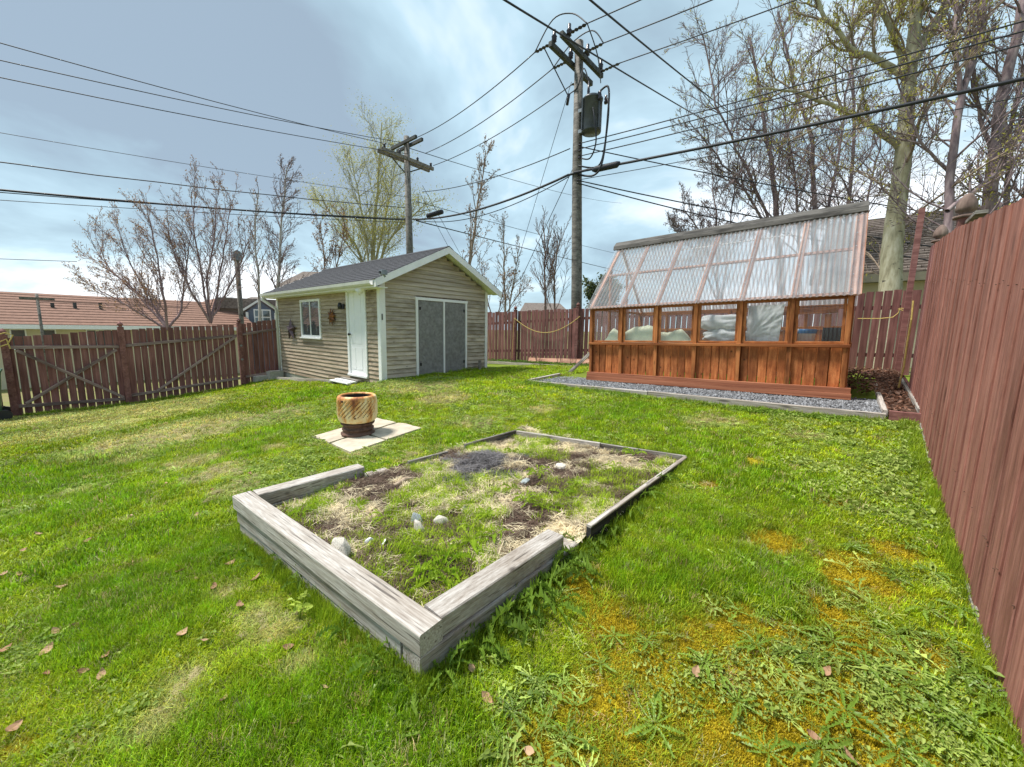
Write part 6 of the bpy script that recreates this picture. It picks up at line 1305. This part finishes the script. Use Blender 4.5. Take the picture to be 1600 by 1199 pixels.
# ------------------------------------------------------------------ trees
def tubes(PL, RL, nside):
    """PL (N,K,3) polylines, RL (N,K) radii -> vertices, quads"""
    N, K, _ = PL.shape; T = np.empty_like(PL); T[:, 1:-1] = PL[:, 2:]-PL[:, :-2]; T[:, 0] = PL[:, 1]-PL[:, 0]; T[:, -1] = PL[:, -1]-PL[:, -2]
    T /= np.linalg.norm(T, axis=-1, keepdims=True)+1e-9; ref = np.array([.31, .87, .12])+0*T; A = np.cross(T, ref); A /= np.linalg.norm(A, axis=-1, keepdims=True)+1e-9; B = np.cross(T, A)
    an = np.arange(nside)*2*np.pi/nside
    V = PL[:, :, None]+RL[:, :, None, None]*(A[:, :, None]*np.cos(an)[None, None, :, None]+B[:, :, None]*np.sin(an)[None, None, :, None])
    idx = np.arange(N*K*nside).reshape(N, K, nside); a = idx[:, :-1]; b = idx[:, 1:]; a2 = np.roll(a, -1, 2); b2 = np.roll(b, -1, 2)
    return V.reshape(-1, 3), np.stack([a, a2, b2, b], -1).reshape(-1, 4)
def grow(rg, P, Rr, n, t0, ang, length, rr, K, wander, upb, wind, taper=.25, t1=1.0, lenfall=.5):
    """children along parent polylines"""
    N, KP, _ = P.shape; pi = np.repeat(np.arange(N), n); t = t0+(t1-t0)*(np.tile(np.arange(n), N)+rg.rand(N*n))/n; f = t*(KP-1); i = np.minimum(f.astype(int), KP-2); w = (f-i)[:, None]
    S = P[pi, i]*(1-w)+P[pi, i+1]*w; rp_ = Rr[pi, i]*(1-w[:, 0])+Rr[pi, i+1]*w[:, 0]; T = P[pi, i+1]-P[pi, i]; T /= np.linalg.norm(T, axis=-1, keepdims=True)
    rnd = rg.randn(N*n, 3); A = np.cross(T, rnd); A /= np.linalg.norm(A, axis=-1, keepdims=True); a = ang*(.7+.6*rg.rand(N*n))[:, None]
    D = T*np.cos(a)+A*np.sin(a); D[:, 2] += upb*.5; D += wind*.3; D /= np.linalg.norm(D, axis=-1, keepdims=True)
    pl = np.linalg.norm(P[:, -1]-P[:, 0], axis=-1)[pi]; L = length*pl*(1-lenfall*t)*(.6+.7*rg.rand(N*n)); st = (L/(K-1))[:, None]
    out = np.empty((N*n, K, 3)); out[:, 0] = S
    for k in range(1, K):
        D = D+rg.randn(N*n, 3)*wander; D[:, 2] += upb/(K-1); D += wind/(K-1); D /= np.linalg.norm(D, axis=-1, keepdims=True); out[:, k] = out[:, k-1]+D*st
    r0_ = np.maximum(np.minimum(rp_*.75, rr*(.7+.5*rg.rand(N*n))), .0035); RR = r0_[:, None]*np.linspace(1, taper, K)[None]
    return out, np.maximum(RR, .0035)
def tree(name, lab, trunks, levels, bark, seed, leaf=None, group=None, nleaf=0, lsize=.03, minr=.006, cat='tree', limb=None, spread=.05, hang=False):
    """trunks: list of (points, r_base, r_top); levels: list of dicts"""
    rg = np.random.RandomState(seed); K = 14; TP = []; TR = []
    for pts_, ra, rb in trunks:
        pts_ = np.array(pts_, float); seg = np.r_[0, np.cumsum(np.linalg.norm(np.diff(pts_, axis=0), axis=1))]; s = np.linspace(0, seg[-1], K)
        TP.append(np.stack([np.interp(s, seg, pts_[:, j]) for j in range(3)], -1)+np.r_[np.zeros((1, 3)), rg.randn(K-1, 3)*.02*min(1, seg[-1]/5)]); TR.append(ra+(rb-ra)*(s/seg[-1])**.8)
    TP, TR = np.array(TP), np.array(TR); base = TP[0, 0]
    t = thing(name, base, lab, cat, group); W = WM[t.name].inverted()
    V, Q = tubes(TP, TR, 10); m = npmesh('trunk', V-base, Q, bark, True); obj('trunk', m, t, WM[t.name].copy())
    Vs, Qs, off = [], [], 0; prevP, prevR = TP, TR; tips = []
    for li, lv in enumerate(levels):
        P, Rr = grow(rg, prevP, prevR, lv['n'], lv.get('t0', .2), lv['ang'], lv['len'], lv['r'], lv.get('K', 7), lv.get('w', .12), lv.get('up', .3), np.array(lv.get('wind', (0, 0, 0)), float), lv.get('taper', .3), 1.0, lv.get('fall', .5))
        Rr = np.maximum(Rr, minr); v_, q = tubes(P, Rr, 5 if li == 0 else 3); Vs.append(v_); Qs.append(q+off); off += len(v_); prevP, prevR = P, Rr
        if li >= len(levels)-2: tips.append(P)
    V = np.concatenate(Vs); Q = np.concatenate(Qs); obj('branches', npmesh('branches', V-base, Q, bark if limb is None else limb, True), t, WM[t.name].copy())
    if leaf is not None and nleaf:
        allp = np.concatenate([p[:, p.shape[1]//3:].reshape(-1, 3) for p in tips]); c = allp[rg.randint(0, len(allp), nleaf)]+rg.randn(nleaf, 3)*spread
        a = rg.randn(nleaf, 3); a /= np.linalg.norm(a, axis=-1, keepdims=True)
        if hang: a = a*.35+np.array([0, 0, -1]); a /= np.linalg.norm(a, axis=-1, keepdims=True); c[:, 2] -= spread
        b = np.cross(a, rg.randn(nleaf, 3)); b /= np.linalg.norm(b, axis=-1, keepdims=True); s = lsize*(.6+.8*rg.rand(nleaf))[:, None]
        V = np.stack([c-a*s, c+b*s*.42, c+a*s, c-b*s*.42], 1).reshape(-1, 3); Q = np.arange(len(V)).reshape(-1, 4); obj('crown', npmesh('crown', V-base, Q, leaf), t, WM[t.name].copy())
    return t
def fp(px, py, dep): return far(px, py, dep)
def trunkpath(lst, dep): return [fp(px, py, dep) for px, py in lst]
wd = np.array([-.25, -.05, 0])
# spreading maples behind the left fence
def maple(px0, base_py, dep, stems, lab, seed, nl):
    tr = [(trunkpath([(px0, base_py), *[(a, base_py+(b_-base_py)*.86) for a, b_ in s]], dep+rd), .045, .010) for s, rd in stems]
    for T_ in tr: T_[0][0] = fp(px0, base_py, dep)
    tree('maple_tree', lab, tr, [dict(n=13, t0=.08, ang=.50, len=.46, r=.012, up=.22, w=.08, wind=(-.08, -.10, 0)), dict(n=8, t0=.1, ang=.50, len=.46, r=.0065, up=.22, w=.10, K=6, wind=(-.10, -.1, 0)), dict(n=4, t0=.2, ang=.5, len=.5, r=.006, up=.2, w=.13, K=4)], M['bark_maple'], seed, M['leaf_bud'], None, nl, .027, .0042)
maple(262, 515, 13.2, [([(230, 470), (190, 425), (150, 385)], 0), ([(235, 465), (205, 400), (185, 335)], .5), ([(255, 450), (245, 380), (232, 305)], -.4), ([(285, 480), (290, 400), (300, 330)], .3), ([(210, 480), (170, 452), (135, 432)], -.3), ([(240, 470), (170, 405), (150, 350)], .8)], 'wide spreading multi-stemmed maple with reddish buds leaning left behind the fence', 5, 6500)
maple(329, 505, 13.8, [([(318, 440), (305, 360), (298, 268)], 0), ([(340, 440), (352, 360), (362, 285)], .3), ([(322, 430), (335, 350), (338, 270)], -.4), ([(352, 450), (375, 400), (392, 340)], .5), ([(300, 450), (275, 390), (260, 330)], -.6)], 'upright multi-stemmed maple with reddish buds right of the spreading one', 9, 3800)
tree('birch_tree', 'thin windblown birch with fine purple twigs left of the shed roof', [(trunkpath([(432, 520), (436, 430), (440, 345), (448, 262)], 17), .10, .02)], [dict(n=46, t0=.12, ang=.80, len=.27, r=.018, up=.45, w=.08, wind=(.12, .1, 0), fall=.65), dict(n=8, t0=.15, ang=.6, len=.42, r=.011, up=.2, w=.13, K=6, wind=(.25, .2, -.05)), dict(n=3, ang=.6, len=.5, r=.008, up=.0, w=.15, K=4, wind=(.2, .2, 0))], M['bark_birch'], 21, M['leaf_grey'], None, 900, .035, .007, limb=M['bark_dark'])
tree('birch_tree', 'slim second birch stem close left of the shed corner', [(trunkpath([(408, 520), (404, 440), (398, 370), (404, 300)], 18), .07, .02)], [dict(n=22, t0=.2, ang=.55, len=.25, r=.02, up=.4, w=.08, fall=.6), dict(n=6, ang=.6, len=.4, r=.010, up=.2, w=.13, K=5)], M['bark_birch'], 22, M['leaf_bud'], None, 500, .035, .007, limb=M['bark_brown'])
tree('poplar_tree', 'tall poplar with yellow green new leaves behind the shed roof', [(trunkpath([(578, 470), (582, 400), (588, 320), (592, 260), (597, 192)], 22), .17, .03), (trunkpath([(578, 450), (560, 390), (525, 340), (488, 312)], 22.3), .10, .02), (trunkpath([(582, 440), (605, 380), (634, 345), (672, 315)], 21.7), .10, .02), (trunkpath([(580, 450), (570, 360), (558, 290), (548, 245)], 21.5), .09, .02), (trunkpath([(582, 440), (600, 350), (612, 290), (620, 240)], 22.5), .09, .02)],
     [dict(n=18, t0=.10, ang=.85, len=.38, r=.026, up=.5, w=.08, fall=.6, wind=(.05, .02, 0)), dict(n=9, t0=.1, ang=.6, len=.45, r=.014, up=.30, w=.12, K=6), dict(n=5, ang=.6, len=.5, r=.009, up=.2, w=.15, K=4)], M['bark_poplar'], 31, M['leaf_yg'], None, 22000, .038, .0065, spread=.34)
tree('young_tree', 'low brown budded tree just left of the yellow green poplar', [(trunkpath([(512, 470), (506, 400), (500, 345)], 20), .06, .015), (trunkpath([(512, 470), (530, 400), (540, 350)], 20), .05, .015)], [dict(n=12, t0=.15, ang=.55, len=.40, r=.02, up=.4), dict(n=7, ang=.55, len=.42, r=.01, up=.2, K=5), dict(n=3, ang=.6, len=.5, r=.008, K=4)], M['bark_brown'], 35, M['leaf_bud'], None, 1500, .045, .007)
tree('birch_tree', 'tall sparse birch leaning right behind the shed gable', [(trunkpath([(730, 500), (733, 420), (745, 330), (760, 235)], 20), .12, .02)], [dict(n=24, t0=.15, ang=.62, len=.26, r=.028, up=.55, w=.07, wind=(.15, .1, 0), fall=.6), dict(n=6, ang=.6, len=.45, r=.012, up=.3, w=.12, K=5, wind=(.1, .1, 0)), dict(n=3, ang=.6, len=.45, r=.008, K=4)], M['bark_tan'], 41, M['leaf_grey'], None, 900, .06, .008)
tree('slim_tree', 'slim bare tree between the shed gable and the red twigged one', [(trunkpath([(790, 505), (788, 430), (786, 340)], 20), .07, .015), (trunkpath([(792, 500), (805, 430), (812, 380)], 20.4), .05, .015)], [dict(n=16, t0=.2, ang=.6, len=.28, r=.02, up=.4, fall=.6), dict(n=6, ang=.6, len=.45, r=.010, up=.2, K=5), dict(n=3, ang=.6, len=.45, r=.008, K=4)], M['bark_tan'], 43, M['leaf_grey'], None, 300, .05, .007)
tree('shrubby_tree', 'bare shrub with pinkish twigs above the back fence by the shed', [(trunkpath([(770, 505), (760, 460), (752, 420)], 17), .03, .012), (trunkpath([(775, 505), (785, 460), (792, 430)], 17), .03, .012), (trunkpath([(782, 505), (806, 465), (826, 445)], 17), .03, .012)], [dict(n=9, t0=.15, ang=.6, len=.45, r=.014, up=.3), dict(n=6, ang=.6, len=.5, r=.009, K=5), dict(n=3, ang=.6, len=.5, r=.007, K=4)], M['bark_brown'], 44, M['leaf_bud'], None, 900, .035, .006)
tree('bare_tree', 'bare vase shaped tree with red brown twigs left of the main pole', [(trunkpath([(852, 510), (852, 440), (850, 360)], 17), .06, .02), (trunkpath([(868, 510), (866, 440), (872, 370)], 17.2), .05, .02)], [dict(n=18, t0=.10, ang=.5, len=.48, r=.018, up=.5, w=.07), dict(n=10, ang=.45, len=.42, r=.011, up=.3, K=6), dict(n=3, ang=.5, len=.5, r=.008, K=4)], M['bark_brown'], 45, None, None, 0, .03, .0065)
tree('olive_bush', 'round olive green bush beside the left greenhouse roof end', [(trunkpath([(940, 510), (942, 470), (945, 440)], 24), .10, .03), (trunkpath([(940, 510), (925, 470), (922, 450)], 24), .08, .03), (trunkpath([(944, 510), (958, 475), (962, 450)], 24), .08, .03)], [dict(n=12, t0=.2, ang=.7, len=.40, r=.03, up=.3), dict(n=8, ang=.7, len=.5, r=.014, K=5), dict(n=3, ang=.7, len=.5, r=.01, K=4)], M['bark_brown'], 46, M['leaf_ever'], None, 5200, .09, .008, cat='bush', spread=.12)
# trees behind the greenhouse
tree('alder_tree', 'catkin bearing alder above the left half of the greenhouse roof', [(trunkpath([(1122, 470), (1119, 352), (1112, 265)], 12.6), .05, .015), (trunkpath([(1128, 470), (1100, 370), (1065, 320)], 12.4), .04, .012), (trunkpath([(1128, 470), (1140, 360), (1150, 270)], 12.8), .04, .012), (trunkpath([(1122, 470), (1085, 390), (1045, 350)], 12.2), .035, .010)], [dict(n=18, t0=.30, ang=.70, len=.36, r=.013, up=.12, w=.11, wind=(-.12, 0, 0)), dict(n=9, ang=.6, len=.45, r=.008, up=.05, K=5, wind=(-.1, 0, 0)), dict(n=5, ang=.6, len=.5, r=.006, K=4)], M['bark_dark'], 51, M['leaf_grey'], None, 5200, .026, .0045, hang=True, spread=.03)
DK = dict(bark=M['bark_dark'])
def dark(lab, seed, trs, nl=900, n0=16, ln=.34):
    tree('aspen_tree', lab, trs, [dict(n=n0+8, t0=.2, ang=.90, len=ln, r=.022, up=.30, w=.10, wind=(-.08, 0, 0)), dict(n=11, t0=.12, ang=.65, len=.42, r=.012, up=.2, w=.13, K=6), dict(n=7, ang=.6, len=.48, r=.007, up=.1, w=.15, K=4)], M['bark_dark'], seed, M['leaf_yg'], None, nl, .03, .0045)
dark('leftmost dark trunked aspen behind the greenhouse, reaching the top', 61, [(trunkpath([(1222, 470), (1214, 338), (1204, 250), (1189, 160), (1172, 60)], 13), .12, .03), (trunkpath([(1212, 370), (1150, 280), (1110, 230), (1075, 190)], 12.8), .05, .015), (trunkpath([(1216, 380), (1170, 270), (1120, 170), (1100, 60)], 13), .05, .02)], 1500, 18, .36)
dark('second dark aspen behind the greenhouse with a branching stem', 62, [(trunkpath([(1275, 470), (1272, 330), (1270, 217), (1240, 130), (1215, 20)], 13.2), .11, .03), (trunkpath([(1250, 470), (1247, 330), (1238, 250), (1220, 160)], 13.6), .06, .02), (trunkpath([(1285, 470), (1296, 320), (1313, 232), (1320, 150), (1340, 60)], 13.4), .07, .02)], 1500)
dark('third dark stemmed aspen clump between the greenhouse and the large poplar', 63, [(trunkpath([(1310, 470), (1325, 330), (1335, 200), (1330, 90), (1335, -20)], 14), .09, .02), (trunkpath([(1330, 470), (1350, 330), (1372, 240), (1380, 160)], 14.3), .06, .02)], 1200, 14)
P_ = 9.8
tree('poplar_tree', 'large pale green trunked poplar forking high behind the maroon back fence', [
     (trunkpath([(1380, 600), (1388, 460), (1400, 340), (1412, 215), (1425, 100), (1432, -60)], P_), .29, .10),
     (trunkpath([(1418, 105), (1460, 40), (1490, -10), (1520, -80)], P_), .14, .07), (trunkpath([(1410, 235), (1360, 195), (1300, 165), (1240, 142), (1185, 137)], P_), .085, .02),
     (trunkpath([(1420, 125), (1380, 98), (1330, 78), (1290, 30), (1260, -40)], P_), .09, .03), (trunkpath([(1421, 130), (1400, 60), (1372, 0), (1345, -60)], P_), .09, .04), (trunkpath([(1427, 80), (1440, 0), (1445, -70)], P_), .08, .04)],
     [dict(n=17, t0=.22, ang=.85, len=.38, r=.030, up=.15, w=.13), dict(n=11, t0=.1, ang=.65, len=.42, r=.013, up=.05, w=.16, K=6), dict(n=5, ang=.65, len=.45, r=.008, up=-.02, w=.18, K=5)], M['bark_poplar'], 71, M['leaf_yg'], None, 9000, .034, .0055, limb=M['bark_tan'], hang=True, spread=.05)
tree('aspen_tree', 'slim grey trunked aspen right of the large poplar over the fence', [(trunkpath([(1470, 560), (1478, 400), (1488, 250), (1500, 150), (1530, 75), (1540, -40)], 8.9), .115, .05), (trunkpath([(1502, 150), (1490, 60), (1500, -50)], 8.9), .05, .03), (trunkpath([(1480, 330), (1520, 300), (1580, 250), (1640, 235)], 8.7), .05, .02), (trunkpath([(1484, 270), (1440, 225), (1420, 180), (1400, 120)], 9), .035, .015)],
     [dict(n=18, t0=.2, ang=.8, len=.34, r=.024, up=.25, w=.12), dict(n=11, ang=.6, len=.42, r=.012, up=.1, w=.14, K=6), dict(n=6, ang=.6, len=.48, r=.006, K=4, w=.16)], M['bark_dark'], 73, M['leaf_yg'], None, 2200, .03, .005, limb=M['bark_dark'])
tree('aspen_tree', 'thick dark aspen leaning right behind the right fence top', [(trunkpath([(1535, 500), (1545, 320), (1560, 200), (1578, 100), (1605, -30)], 9.2), .16, .08), (trunkpath([(1548, 300), (1600, 190), (1660, 100)], 9), .06, .03), (trunkpath([(1552, 260), (1530, 180), (1520, 110), (1545, 20)], 9.4), .05, .02)],
     [dict(n=18, t0=.2, ang=.8, len=.34, r=.024, up=.2, w=.12), dict(n=11, ang=.6, len=.42, r=.012, up=.1, w=.14, K=6), dict(n=6, ang=.6, len=.48, r=.006, K=4)], M['bark_dark'], 74, M['leaf_yg'], None, 1500, .03, .005)
tree('aspen_tree', 'slender aspen nearest the right edge above the fence', [(trunkpath([(1570, 500), (1574, 310), (1580, 200), (1598, 120), (1625, 30)], 9.8), .08, .03), (trunkpath([(1600, 480), (1605, 300), (1612, 180), (1630, 60)], 9.5), .11, .05)],
     [dict(n=12, t0=.2, ang=.6, len=.34, r=.025, up=.3, w=.12), dict(n=7, ang=.6, len=.42, r=.012, up=.1, K=6), dict(n=6, ang=.6, len=.48, r=.006, K=4)], M['bark_dark'], 75, M['leaf_bud'], None, 900, .03, .005)
